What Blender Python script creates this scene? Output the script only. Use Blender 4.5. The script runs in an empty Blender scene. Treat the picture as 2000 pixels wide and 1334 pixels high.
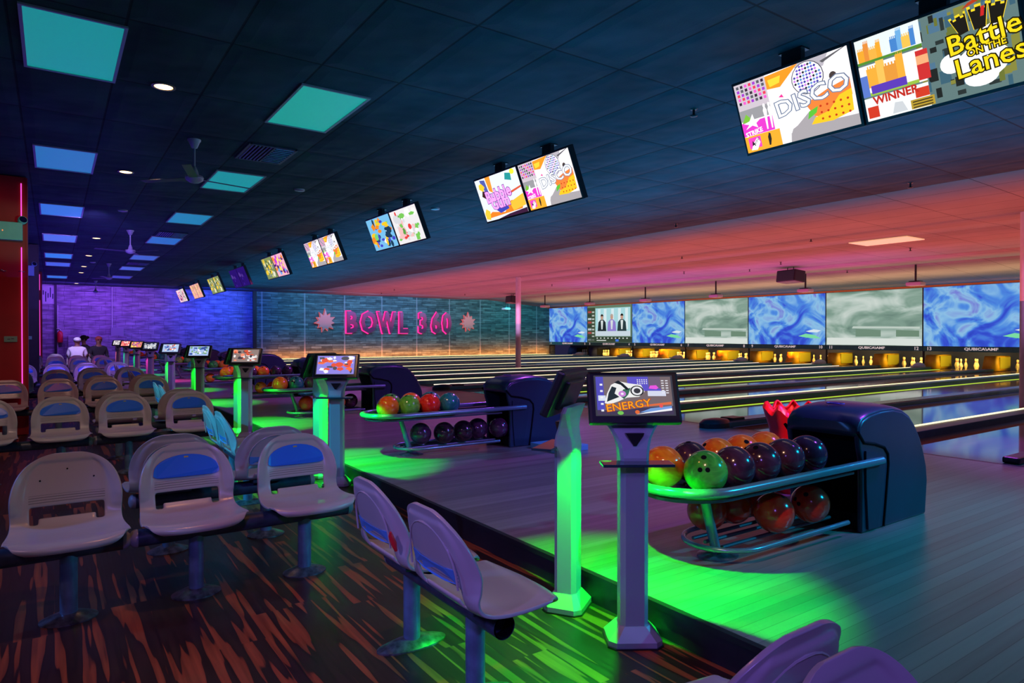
import bpy, bmesh, math, random
from mathutils import Vector, Matrix, Euler
random.seed(7)
PI = math.pi
SC = bpy.context.scene
COL = SC.collection

# ------------------------------------------------------------------ camera, world, exposure
cd = bpy.data.cameras.new('camera'); cam = bpy.data.objects.new('camera', cd); COL.objects.link(cam)
cam.location = (0, 0, 1.32)
cam.rotation_euler = (math.radians(90 - .467), 0, math.radians(-34.63))
cd.sensor_width = 36; cd.lens = 1298 / 2000 * 36; cd.clip_start = .05; cd.clip_end = 200
SC.camera = cam
SC.view_settings.view_transform = 'Standard'; SC.view_settings.look = 'None'
SC.view_settings.gamma = 1; SC.view_settings.exposure = 0.0; SC.view_settings.use_curve_mapping = False
w = bpy.data.worlds.new('world'); SC.world = w; w.use_nodes = True
w.node_tree.nodes['Background'].inputs[0].default_value = (.10, .09, .30, 1)
w.node_tree.nodes['Background'].inputs[1].default_value = .16

ZA = .143      # height of the approach above the concourse
ZC = 3.45      # ceiling

def aim(o, tgt):
    d = Vector(tgt) - o.location
    o.rotation_euler = d.to_track_quat('-Z', 'Y').to_euler()
def spot(name, loc, tgt, col, power, size=60, blend=.4, radius=.04):
    l = bpy.data.lights.new(name, 'SPOT'); l.color = col; l.energy = power
    l.spot_size = math.radians(size); l.spot_blend = blend; l.shadow_soft_size = radius
    o = bpy.data.objects.new(name, l); COL.objects.link(o); o.location = loc; aim(o, tgt); return o
def area(name, loc, tgt, col, power, sx, sy):
    l = bpy.data.lights.new(name, 'AREA'); l.color = col; l.energy = power
    l.shape = 'RECTANGLE'; l.size = sx; l.size_y = sy
    o = bpy.data.objects.new(name, l); COL.objects.link(o); o.location = loc; aim(o, tgt); return o

# unseen area lamps added for the hall's coloured light, without fixtures
def area_r(name, loc, rot, col, power, sx, sy):
    o = area(name, loc, (loc[0], loc[1], loc[2]-1), col, power, sx, sy)
    o.rotation_euler = tuple(math.radians(a) for a in rot); return o
UP = (180, 0, 0)
area_r('teal_ceiling_wash', (7.2, 13, 1.95), UP, (.0, .42, .88), 620, 3.2, 34)
area_r('teal_ceiling_wash', (3.6, 3.5, 2.2), UP, (.0, .40, .9), 34, 2.0, 6)
area_r('blue_ceiling_wash', (.6, 23, 1.95), UP, (.10, .02, 1.0), 120, 3.4, 18)
area_r('blue_ceiling_wash', (.2, 11, 2.1), UP, (.08, .03, 1.0), 14, 1.4, 8)
area_r('red_ceiling_wash', (15.5, 7, 1.9), UP, (1.0, .15, .12), 760, 10.4, 16)
area_r('pink_ceiling_wash', (15.5, 24, 1.75), UP, (1.0, .15, .26), 720, 10.4, 17)
area_r('violet_ceiling_wash', (18.5, 15, 1.7), UP, (.55, .08, 1.0), 110, 2.5, 14)
area_r('yellow_ceiling_wash', (22.6, 16, 2.2), UP, (1.0, .60, .30), 330, 1.4, 30)
area_r('orange_cove_wash', (24.9, 17, 2.85), (180, 25, 0), (1.0, .28, .05), 24, .1, 30)
VIO = (.36, .10, 1.0); BLUE = (.02, .06, 1.0)
area_r('violet_wall_wash', (1.6, 31.2, 3.1), (66, 0, 0), (.27, .07, 1.0), 120, 4.6, .3)
area_r('blue_wall_wash', (6.2, 31.2, 3.1), (66, 0, 0), BLUE, 130, 2.0, .3)
area_r('teal_wall_wash', (13.0, 30.6, 3.1), (66, 0, 0), (.0, .42, .85), 230, 8, .3)
area_r('teal_wall_wash', (21.0, 30.6, 2.9), (66, 0, 0), (.0, .5, .62), 170, 8, .3)
area_r('orange_floor_strip', (17.0, 32.66, .30), (100, 0, 0), (1.0, .18, .012), 330, 17, .05)
# unseen spots added to colour the seats and the approach
spot('warm_key', (-2.2, 1.0, 3.2), (.7, 4.2, .3), (.95, .44, .62), 52, 75, .9, .15)
spot('violet_rear', (-1.8, 1.2, 2.6), (1.1, 2.3, .55), (.34, .22, 1.0), 110, 36, .6, .1)
spot('blue_side', (-3.0, 4.5, 3.0), (.6, 4.0, .4), (.08, .26, 1.0), 230, 70, .8, .1)
spot('violet_side', (-.6, -1.2, 2.8), (1.2, 2.0, .5), (.30, .16, 1.0), 200, 44, .6, .1)
spot('violet_rows', (.6, 13, 3.3), (.6, 20, .4), (.32, .16, 1.0), 420, 80, .8, .1)
spot('warm_rows', (-1.0, 4.5, 3.3), (.6, 8.2, .5), (1.0, .58, .45), 90, 60, .5, .05)
spot('cyan_rows', (-2.6, 5.5, 2.6), (1.0, 5.75, .62), (.0, .62, 1.0), 620, 17, .2, .03)
spot('cyan_rows', (-2.2, 8.4, 2.6), (1.0, 9.0, .62), (.0, .62, 1.0), 480, 14, .2, .03)
spot('teal_approach', (6.3, -1.2, 3.2), (4.3, 1.25, .14), (.0, .36, .66), 1150, 66, .9, .1)
spot('teal_approach', (9.0, 1.0, 3.2), (6.2, 2.3, .14), (.0, .30, .80), 260, 60, .9, .1)
spot('violet_approach', (5.2, 1.2, 3.3), (4.0, 4.0, .14), (.34, .06, 1.0), 480, 56, .5, .1)
spot('violet_approach', (6.0, 7.5, 3.3), (4.2, 7.6, .14), (.42, .08, .95), 400, 75, .5, .1)
spot('violet_approach', (6.0, 12.5, 3.3), (4.6, 14, .14), (.45, .08, .95), 520, 85, .5, .1)
spot('pink_approach', (5.2, 17.5, 3.3), (4.0, 20.5, .14), (1.0, .08, .7), 320, 75, .5, .1)
spot('blue_approach', (6.6, 3.4, 3.3), (5.6, 5.6, .14), (.01, .22, 1.0), 420, 46, .4, .1)
spot('pink_lanes', (9.5, 3.5, 3.3), (8.2, 2.2, .14), (.6, .08, 1.0), 320, 50, .8, .1)
spot('column_fill', (10.6, 16.2, 3.2), (13.62, 19.33, 1.9), (.85, .5, 1.0), 900, 16, .9, .05)  # added violet spots, unseen, that brighten the two columns
spot('column_fill', (11.2, 2.6, 3.2), (13.5, 4.22, 1.9), (.85, .35, 1.0), 260, 30, .9, .05)
for k_ in range(4):
    spot('rack_fill', (.8, .8+3.65*k_, 3.2), (2.95, 2.3+3.65*k_, .6), (1.0, .50, .30), 130, 17, .6, .06)  # warm spots added without fixtures to bring out the balls

# ------------------------------------------------------------------ materials
def srgb(r, g, b):
    f = lambda c: (c/255/12.92) if c/255 <= .04045 else ((c/255+.055)/1.055)**2.4
    return (f(r), f(g), f(b))
class NT:
    def __init__(s, name):
        s.m = bpy.data.materials.new(name); s.m.use_nodes = True; s.t = s.m.node_tree
        s.b = s.t.nodes['Principled BSDF']
    def n(s, typ, **kw):
        x = s.t.nodes.new(typ)
        for k, v in kw.items():
            if k.startswith('i_'): x.inputs[int(k[2:])].default_value = v
            else: setattr(x, k, v)
        return x
    def l(s, a, b): s.t.links.new(a, b)
    def coords(s, scale=(1,1,1), rot=(0,0,0), loc=(0,0,0)):
        tc = s.n('ShaderNodeTexCoord'); mp = s.n('ShaderNodeMapping')
        mp.inputs['Scale'].default_value = scale; mp.inputs['Rotation'].default_value = rot; mp.inputs['Location'].default_value = loc
        s.l(tc.outputs['Object'], mp.inputs[0]); return mp.outputs[0]
    def ramp(s, fac, stops, interp='LINEAR'):
        r = s.n('ShaderNodeValToRGB'); r.color_ramp.interpolation = interp
        e = r.color_ramp.elements
        while len(e) < len(stops): e.new(.5)
        for q, (p, c) in zip(e, stops): q.position = p; q.color = (*c[:3], 1)
        s.l(fac, r.inputs[0]); return r.outputs[0]
def mat(name, col, rough=.5, metal=0., spec=.5, emit=None, es=0., noise=0., nscale=8., coat=0., bump=0., bscale=200.):
    q = NT(name); b = q.b
    b.inputs['Base Color'].default_value = (*col, 1); b.inputs['Roughness'].default_value = rough
    b.inputs['Metallic'].default_value = metal; b.inputs['Specular IOR Level'].default_value = spec
    if coat: b.inputs['Coat Weight'].default_value = coat; b.inputs['Coat Roughness'].default_value = .08
    if emit: b.inputs['Emission Color'].default_value = (*emit, 1); b.inputs['Emission Strength'].default_value = es
    if noise:
        no = q.n('ShaderNodeTexNoise'); no.inputs['Scale'].default_value = nscale; no.inputs['Detail'].default_value = 4
        q.l(q.coords(), no.inputs[0])
        c0 = tuple(max(0, c*(1-noise)) for c in col); c1 = tuple(min(1, c*(1+noise)) for c in col)
        q.l(q.ramp(no.outputs[0], [(.35, c0), (.65, c1)]), b.inputs['Base Color'])
    if bump:
        no = q.n('ShaderNodeTexNoise'); no.inputs['Scale'].default_value = bscale; q.l(q.coords(), no.inputs[0])
        bp = q.n('ShaderNodeBump'); bp.inputs['Strength'].default_value = bump; bp.inputs['Distance'].default_value = .002
        q.l(no.outputs[0], bp.inputs['Height']); q.l(bp.outputs[0], b.inputs['Normal'])
    return q.m
def emat(name, col, es=1.):
    m = mat(name, (0, 0, 0), .6, spec=.0, emit=col, es=es); return m
_ec = {}
def E(r, g, b, es=1.):
    k = (r, g, b, es)
    if k not in _ec: _ec[k] = emat('screen_light_%d_%d_%d' % (r, g, b), srgb(r, g, b), es)
    return _ec[k]

M = {}
M['shell'] = None
q = NT('chair_plastic'); b = q.b
b.inputs['Base Color'].default_value = (.50, .48, .47, 1); b.inputs['Roughness'].default_value = .25; b.inputs['Specular IOR Level'].default_value = .55
tc = q.n('ShaderNodeTexCoord'); sx = q.n('ShaderNodeSeparateXYZ'); q.l(tc.outputs['Object'], sx.inputs[0])
def mth(q, op, a, bb=None, c=None):
    x = q.n('ShaderNodeMath'); x.operation = op
    for i, v in enumerate((a, bb, c)):
        if v is None: continue
        if isinstance(v, (int, float)): x.inputs[i].default_value = v
        else: q.l(v, x.inputs[i])
    return x.outputs[0]
# four moulded grooves across the back
zz = mth(q, 'SUBTRACT', sx.outputs[2], .516); fr = mth(q, 'FRACT', mth(q, 'DIVIDE', zz, .0115))
line = mth(q, 'LESS_THAN', mth(q, 'ABSOLUTE', mth(q, 'SUBTRACT', fr, .5)), .16)
inz = mth(q, 'MULTIPLY', mth(q, 'GREATER_THAN', sx.outputs[2], .514), mth(q, 'LESS_THAN', sx.outputs[2], .556))
inx = mth(q, 'LESS_THAN', mth(q, 'ABSOLUTE', sx.outputs[0]), .155)
g = mth(q, 'MULTIPLY', mth(q, 'MULTIPLY', line, inz), inx)
bp = q.n('ShaderNodeBump'); bp.inputs['Strength'].default_value = 1; bp.inputs['Distance'].default_value = .004; bp.invert = True
q.l(g, bp.inputs['Height']); q.l(bp.outputs[0], b.inputs['Normal'])
mx = q.n('ShaderNodeMix'); mx.data_type = 'RGBA'; q.l(g, mx.inputs[0])
mx.inputs[6].default_value = (.50, .48, .47, 1); mx.inputs[7].default_value = (.26, .25, .25, 1)  # shade inside the grooves put into the colour as a darker tone
q.l(mx.outputs[2], b.inputs['Base Color']); M['shell'] = q.m
M['plate'] = mat('blue_plate', (.03, .20, .92), .28, spec=.6)
M['logo'] = mat('gold_logo', (.55, .42, .10), .4)
M['band'] = mat('pale_blue_band', (.10, .34, .80), .35)
M['black'] = mat('black_plastic', (.012, .013, .015), .35)
M['dark'] = mat('dark_hollow', (.004, .004, .006), .8, spec=.1)
M['beam'] = mat('beam_paint', (.035, .06, .10), .38, spec=.5, noise=.25, nscale=20)
M['post'] = mat('post_paint', (.14, .27, .38), .35, metal=.3, noise=.2, nscale=14)
M['cap'] = mat('grey_cap', (.32, .36, .40), .3)
M['flange'] = mat('scuffed_flange', (.13, .14, .15), .3, metal=.4, noise=.5, nscale=30)
M['silver'] = mat('satin_silver', (.40, .42, .46), .42, metal=.25)
M['silverdark'] = mat('dark_silver', (.10, .11, .13), .4, metal=.6)
M['chrome'] = mat('chrome', (.6, .6, .65), .12, metal=1)
M['glass'] = mat('smoked_glass_shelf', (.02, .05, .07), .08, spec=.8)
M['hood'] = mat('hood_plastic', (.016, .036, .062), .30, spec=.6, noise=.08, nscale=3)
M['hood2'] = mat('hood_inset', (.014, .032, .055), .34)
M['rail'] = mat('rail_paint', (.16, .26, .30), .25, metal=.4, spec=.6)
M['red_plastic'] = mat('red_plastic', (.75, .02, .03), .35, emit=(1, .02, .02), es=.0)
M['redwall'] = mat('red_paint', (.40, .008, .012), .45, noise=.15, nscale=2)  # red light on the pillars put into their colour
M['blackwall'] = mat('black_paint', (.01, .01, .016), .5, noise=.2)
M['led_pink'] = emat('pink_led', (.9, .08, .75), 1.6)
M['led_yellow'] = emat('yellow_white_led', (1.0, .86, .48), 1.7)
M['led_white'] = emat('white_led', (1.0, .88, .70), 1.5)
M['led_green'] = emat('green_led_dots', (.55, .85, .06), 1.0)
M['pin'] = mat('pin_white', (.85, .82, .72), .3, coat=.4)
M['pinred'] = mat('pin_red_stripe', (.5, .03, .03), .4)
M['kick'] = mat('kickback_yellow_lit', (.75, .48, .03), .5, noise=.08, nscale=3)  # yellow light on white panels put into the colour
M['kick2'] = mat('kickback_green_lit_panel', (.40, .40, .04), .5)  # dimmer light on the side face put into a darker colour
M['deck'] = mat('pin_deck', (.35, .2, .1), .25)
M['curtain'] = mat('pit_curtain', (.02, .03, .16), .8)
M['white'] = mat('white_paint', (.55, .55, .55), .5, noise=.06)
M['wallwhite'] = mat('pillar_paint', (.62, .55, .62), .5, noise=.05)
M['mint'] = mat('mint_casing', (.22, .62, .46), .45, noise=.04)  # mint light on the emergency light put into its casing colour
M['grille'] = mat('speaker_grille', (.010, .035, .045), .6)
M['warm'] = emat('warm_lamp', (1.0, .62, .22), 9.)
M['trimring'] = mat('trim_ring', (.3, .25, .2), .4, metal=.5)
M['skin'] = mat('skin', (.22, .10, .07), .5, noise=.1)
M['shirt'] = mat('white_cotton', (.75, .75, .8), .8, noise=.05)
M['blackcloth'] = mat('black_cloth', (.015, .015, .02), .9)
M['redhair'] = mat('red_hair', (.25, .03, .03), .8, noise=.3, nscale=60)
M['jeans'] = mat('dark_trousers', (.03, .04, .08), .9)
M['cabinet'] = mat('grey_cabinet', (.30, .30, .34), .5)
M['capteal'] = mat('capping_teal', (.05, .22, .27), .4, noise=.1)
M['capviolet'] = mat('capping_top', (.16, .14, .22), .25)
M['gutter'] = mat('gutter', (.07, .03, .03), .4)
M['palebox'] = mat('pale_box', (.14, .36, .48), .5)
M['projector'] = mat('projector_casing', (.40, .36, .42), .5)
M['neonface'] = mat('sign_face', (.30, .04, .12), .35, metal=.4)
M['neon'] = emat('pink_neon', (1.0, .02, .24), 2.2)
M['starface'] = mat('star_face', (.62, .22, .20), .45)
M['stripe'] = mat('orange_duct', (.55, .16, .05), .5)

def wood_concourse():
    q = NT('dark_zebra_planks'); b = q.b
    tc = q.n('ShaderNodeTexCoord'); s = q.n('ShaderNodeSeparateXYZ'); q.l(tc.outputs['Object'], s.inputs[0])
    X, Y = s.outputs[0], s.outputs[1]
    pid = mth(q, 'FLOOR', mth(q, 'DIVIDE', X, .19))
    rnd = mth(q, 'FRACT', mth(q, 'MULTIPLY', mth(q, 'SINE', mth(q, 'MULTIPLY', pid, 12.9898)), 43758.5))
    yid = mth(q, 'FLOOR', mth(q, 'ADD', mth(q, 'DIVIDE', Y, 1.22), rnd))
    off = mth(q, 'ADD', mth(q, 'MULTIPLY', pid, 3.7), mth(q, 'MULTIPLY', yid, 8.3))
    c = q.n('ShaderNodeCombineXYZ')
    q.l(mth(q, 'MULTIPLY', X, 23.), c.inputs[0]); q.l(mth(q, 'MULTIPLY', Y, 1.25), c.inputs[1]); q.l(off, c.inputs[2])
    n = q.n('ShaderNodeTexNoise'); n.inputs['Scale'].default_value = 1; n.inputs['Detail'].default_value = 1.6; n.inputs['Roughness'].default_value = .4
    q.l(c.outputs[0], n.inputs[0])
    c2 = q.n('ShaderNodeCombineXYZ')
    q.l(mth(q, 'MULTIPLY', X, 60.), c2.inputs[0]); q.l(mth(q, 'MULTIPLY', Y, 3.), c2.inputs[1]); q.l(off, c2.inputs[2])
    n2 = q.n('ShaderNodeTexNoise'); n2.inputs['Scale'].default_value = 1; n2.inputs['Detail'].default_value = 4; q.l(c2.outputs[0], n2.inputs[0])
    col = q.ramp(n.outputs[0], [(0, (.035, .014, .010)), (.46, (.05, .02, .014)), (.548, (.035, .012, .009)), (.566, (.34, .075, .022)), (.64, (.40, .10, .03)), (1, (.38, .10, .035))])
    mx = q.n('ShaderNodeMix'); mx.data_type = 'RGBA'; mx.blend_type = 'MULTIPLY'; mx.inputs[0].default_value = .75
    q.l(col, mx.inputs[6]); q.l(q.ramp(n2.outputs[0], [(.3, (.45, .45, .45)), (.7, (1.2, 1.2, 1.2))]), mx.inputs[7])
    q.l(mx.outputs[2], b.inputs['Base Color'])
    b.inputs['Roughness'].default_value = .32; b.inputs['Specular IOR Level'].default_value = .45
    q.l(mth(q, 'ADD', .26, mth(q, 'MULTIPLY', n2.outputs[0], .22)), b.inputs['Roughness'])
    return q.m
def wood_boards(name, rough, c0, c1, spec=.5):
    q = NT(name); b = q.b
    tc = q.n('ShaderNodeTexCoord'); s = q.n('ShaderNodeSeparateXYZ'); q.l(tc.outputs['Object'], s.inputs[0])
    X, Y = s.outputs[0], s.outputs[1]
    fy = mth(q, 'DIVIDE', Y, .062); pid = mth(q, 'FLOOR', fy)
    rnd = mth(q, 'FRACT', mth(q, 'MULTIPLY', mth(q, 'SINE', mth(q, 'MULTIPLY', pid, 12.9898)), 43758.5))
    c = q.n('ShaderNodeCombineXYZ')
    q.l(mth(q, 'MULTIPLY', X, .9), c.inputs[0]); q.l(mth(q, 'MULTIPLY', Y, 28.), c.inputs[1]); q.l(mth(q, 'MULTIPLY', pid, 2.3), c.inputs[2])
    n = q.n('ShaderNodeTexNoise'); n.inputs['Scale'].default_value = 1.; n.inputs['Detail'].default_value = 4; q.l(c.outputs[0], n.inputs[0])
    v = mth(q, 'ADD', mth(q, 'MULTIPLY', rnd, .45), mth(q, 'MULTIPLY', n.outputs[0], .55))
    col = q.ramp(v, [(.2, c0), (.8, c1)])
    gap = mth(q, 'LESS_THAN', mth(q, 'FRACT', fy), .05)
    mx = q.n('ShaderNodeMix'); mx.data_type = 'RGBA'; q.l(mth(q, 'MULTIPLY', gap, .6), mx.inputs[0])
    q.l(col, mx.inputs[6]); mx.inputs[7].default_value = (c0[0]*.3, c0[1]*.3, c0[2]*.3, 1)
    q.l(mx.outputs[2], b.inputs['Base Color'])
    b.inputs['Roughness'].default_value = rough; b.inputs['Specular IOR Level'].default_value = spec
    return q.m
def tiles(name, c, x0, dx, y0, dy, line, rough=.85, vary=.35, bs=.7):
    q = NT(name); b = q.b
    tc = q.n('ShaderNodeTexCoord'); s = q.n('ShaderNodeSeparateXYZ'); q.l(tc.outputs['Object'], s.inputs[0])
    fx = mth(q, 'DIVIDE', mth(q, 'SUBTRACT', s.outputs[0], x0), dx); fy = mth(q, 'DIVIDE', mth(q, 'SUBTRACT', s.outputs[1], y0), dy)
    ex = mth(q, 'MULTIPLY', mth(q, 'SUBTRACT', .5, mth(q, 'ABSOLUTE', mth(q, 'SUBTRACT', mth(q, 'FRACT', fx), .5))), dx)
    ey = mth(q, 'MULTIPLY', mth(q, 'SUBTRACT', .5, mth(q, 'ABSOLUTE', mth(q, 'SUBTRACT', mth(q, 'FRACT', fy), .5))), dy)
    e = mth(q, 'MINIMUM', ex, ey)
    g = mth(q, 'LESS_THAN', e, line)
    n = q.n('ShaderNodeTexNoise'); n.inputs['Scale'].default_value = 1.3; n.inputs['Detail'].default_value = 3
    q.l(tc.outputs['Object'], n.inputs[0])
    n3 = q.n('ShaderNodeTexNoise'); n3.inputs['Scale'].default_value = 90; q.l(tc.outputs['Object'], n3.inputs[0])
    r = q.ramp(n.outputs[0], [(.3, tuple(x*(1-vary) for x in c)), (.7, tuple(x*(1+vary) for x in c))])
    mx = q.n('ShaderNodeMix'); mx.data_type = 'RGBA'; q.l(mth(q, 'MULTIPLY', g, .75), mx.inputs[0])
    q.l(r, mx.inputs[6]); mx.inputs[7].default_value = (c[0]*.12, c[1]*.12, c[2]*.12, 1); q.l(mx.outputs[2], b.inputs['Base Color'])
    # each tile sags a little: bump from distance to the grid plus fine grain
    hgt = mth(q, 'ADD', mth(q, 'MULTIPLY', mth(q, 'MINIMUM', e, .10), .12), mth(q, 'MULTIPLY', n3.outputs[0], .0015))
    n4 = q.n('ShaderNodeTexNoise'); n4.inputs['Scale'].default_value = 1.6; q.l(tc.outputs['Object'], n4.inputs[0])
    hgt = mth(q, 'ADD', hgt, mth(q, 'MULTIPLY', n4.outputs[0], .08))
    bp = q.n('ShaderNodeBump'); bp.inputs['Strength'].default_value = bs; bp.inputs['Distance'].default_value = 1.
    q.l(hgt, bp.inputs['Height']); q.l(bp.outputs[0], b.inputs['Normal'])
    b.inputs['Roughness'].default_value = rough; b.inputs['Specular IOR Level'].default_value = .2
    return q.m
def brickwall(name, c1, c2, mortar, bw, bh, vlines=None, rough=.6, warp=0., swapxy='X'):
    q = NT(name); b = q.b
    tc = q.n('ShaderNodeTexCoord'); s = q.n('ShaderNodeSeparateXYZ'); q.l(tc.outputs['Object'], s.inputs[0])
    c = q.n('ShaderNodeCombineXYZ'); q.l(s.outputs[0], c.inputs[0]); q.l(s.outputs[2], c.inputs[1])
    br = q.n('ShaderNodeTexBrick'); q.l(c.outputs[0], br.inputs[0])
    br.inputs['Color1'].default_value = (*c1, 1); br.inputs['Color2'].default_value = (*c2, 1); br.inputs['Mortar'].default_value = (*mortar, 1)
    br.inputs['Scale'].default_value = 1; br.inputs['Brick Width'].default_value = bw; br.inputs['Row Height'].default_value = bh
    br.inputs['Mortar Size'].default_value = .006; br.offset = .37; br.offset_frequency = 2; br.squash = .6; br.squash_frequency = 3
    n = q.n('ShaderNodeTexNoise'); n.inputs['Scale'].default_value = 2; n.inputs['Detail'].default_value = 6
    c2_ = q.n('ShaderNodeCombineXYZ'); q.l(s.outputs[0], c2_.inputs[0]); q.l(mth(q, 'MULTIPLY', s.outputs[2], 5), c2_.inputs[1]); q.l(c2_.outputs[0], n.inputs[0])
    mx = q.n('ShaderNodeMix'); mx.data_type = 'RGBA'; mx.blend_type = 'MULTIPLY'; mx.inputs[0].default_value = .7
    q.l(br.outputs[0], mx.inputs[6]); q.l(q.ramp(n.outputs[0], [(.35, (.35, .35, .35)), (.65, (1.3, 1.3, 1.3))]), mx.inputs[7])
    out = mx.outputs[2]
    if vlines:
        g = mth(q, 'LESS_THAN', mth(q, 'FRACT', mth(q, 'DIVIDE', s.outputs[0], vlines)), .035)
        m2 = q.n('ShaderNodeMix'); m2.data_type = 'RGBA'; q.l(mth(q, 'MULTIPLY', g, .45), m2.inputs[0]); q.l(out, m2.inputs[6]); m2.inputs[7].default_value = (.28, .36, .40, 1); out = m2.outputs[2]
    q.l(out, b.inputs['Base Color']); b.inputs['Roughness'].default_value = rough; b.inputs['Specular IOR Level'].default_value = .25
    return q.m
M['floor'] = wood_concourse()
M['approach'] = wood_boards('approach_maple', .30, (.20, .155, .13), (.33, .265, .22), .38)
M['lane'] = wood_boards('lane_maple_oiled', .07, (.20, .14, .12), (.32, .24, .20), .9)
M['ceil_black'] = tiles('dark_ceiling_tiles', (.026, .058, .076), -.242, .663, .13, 1.256, .009, vary=.3)  # teal cast of the light put into the black ceiling's colour
M['ceil_pink'] = tiles('pale_ceiling_tiles', (.30, .28, .28), 10.2, .663, .13, 1.256, .007, vary=.08, bs=.12)
M['planks'] = brickwall('reclaimed_plank_wall', (.10, .21, .21), (.03, .075, .085), (.012, .02, .02), .9, .115, vlines=2.05)
M['block'] = brickwall('painted_block_wall', (.42, .38, .44), (.32, .29, .36), (.15, .13, .18), .62, .2)

def swirl(name, stops, sc, dist, seed, es=1., stretch=(1, 1, 1)):
    q = NT(name); b = q.b; b.inputs['Base Color'].default_value = (0, 0, 0, 1); b.inputs['Roughness'].default_value = .7; b.inputs['Specular IOR Level'].default_value = .1
    v = q.coords(scale=stretch, loc=(seed, 0, seed*.3))
    n = q.n('ShaderNodeTexNoise'); n.inputs['Scale'].default_value = sc; n.inputs['Detail'].default_value = 3; n.inputs['Distortion'].default_value = dist
    q.l(v, n.inputs[0]); c = q.ramp(n.outputs[0], stops)
    q.l(c, b.inputs['Emission Color']); b.inputs['Emission Strength'].default_value = es
    return q.m
blue_st = [(.22, srgb(28, 40, 175)), (.40, srgb(60, 90, 225)), (.50, srgb(85, 150, 240)), (.60, srgb(150, 205, 245)), (.74, srgb(120, 110, 225)), (.85, srgb(225, 240, 250))]
grey_st = [(.25, srgb(95, 125, 115)), (.42, srgb(140, 170, 155)), (.55, srgb(185, 205, 195)), (.75, srgb(225, 235, 228))]
M['scr_blue'] = swirl('projected_blue_swirl', blue_st, .95, 1.3, 3.3, .85)
M['scr_grey'] = swirl('projected_grey_smoke', grey_st, .8, .9, 5.1, .85, (1, .75, 2.2))

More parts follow.
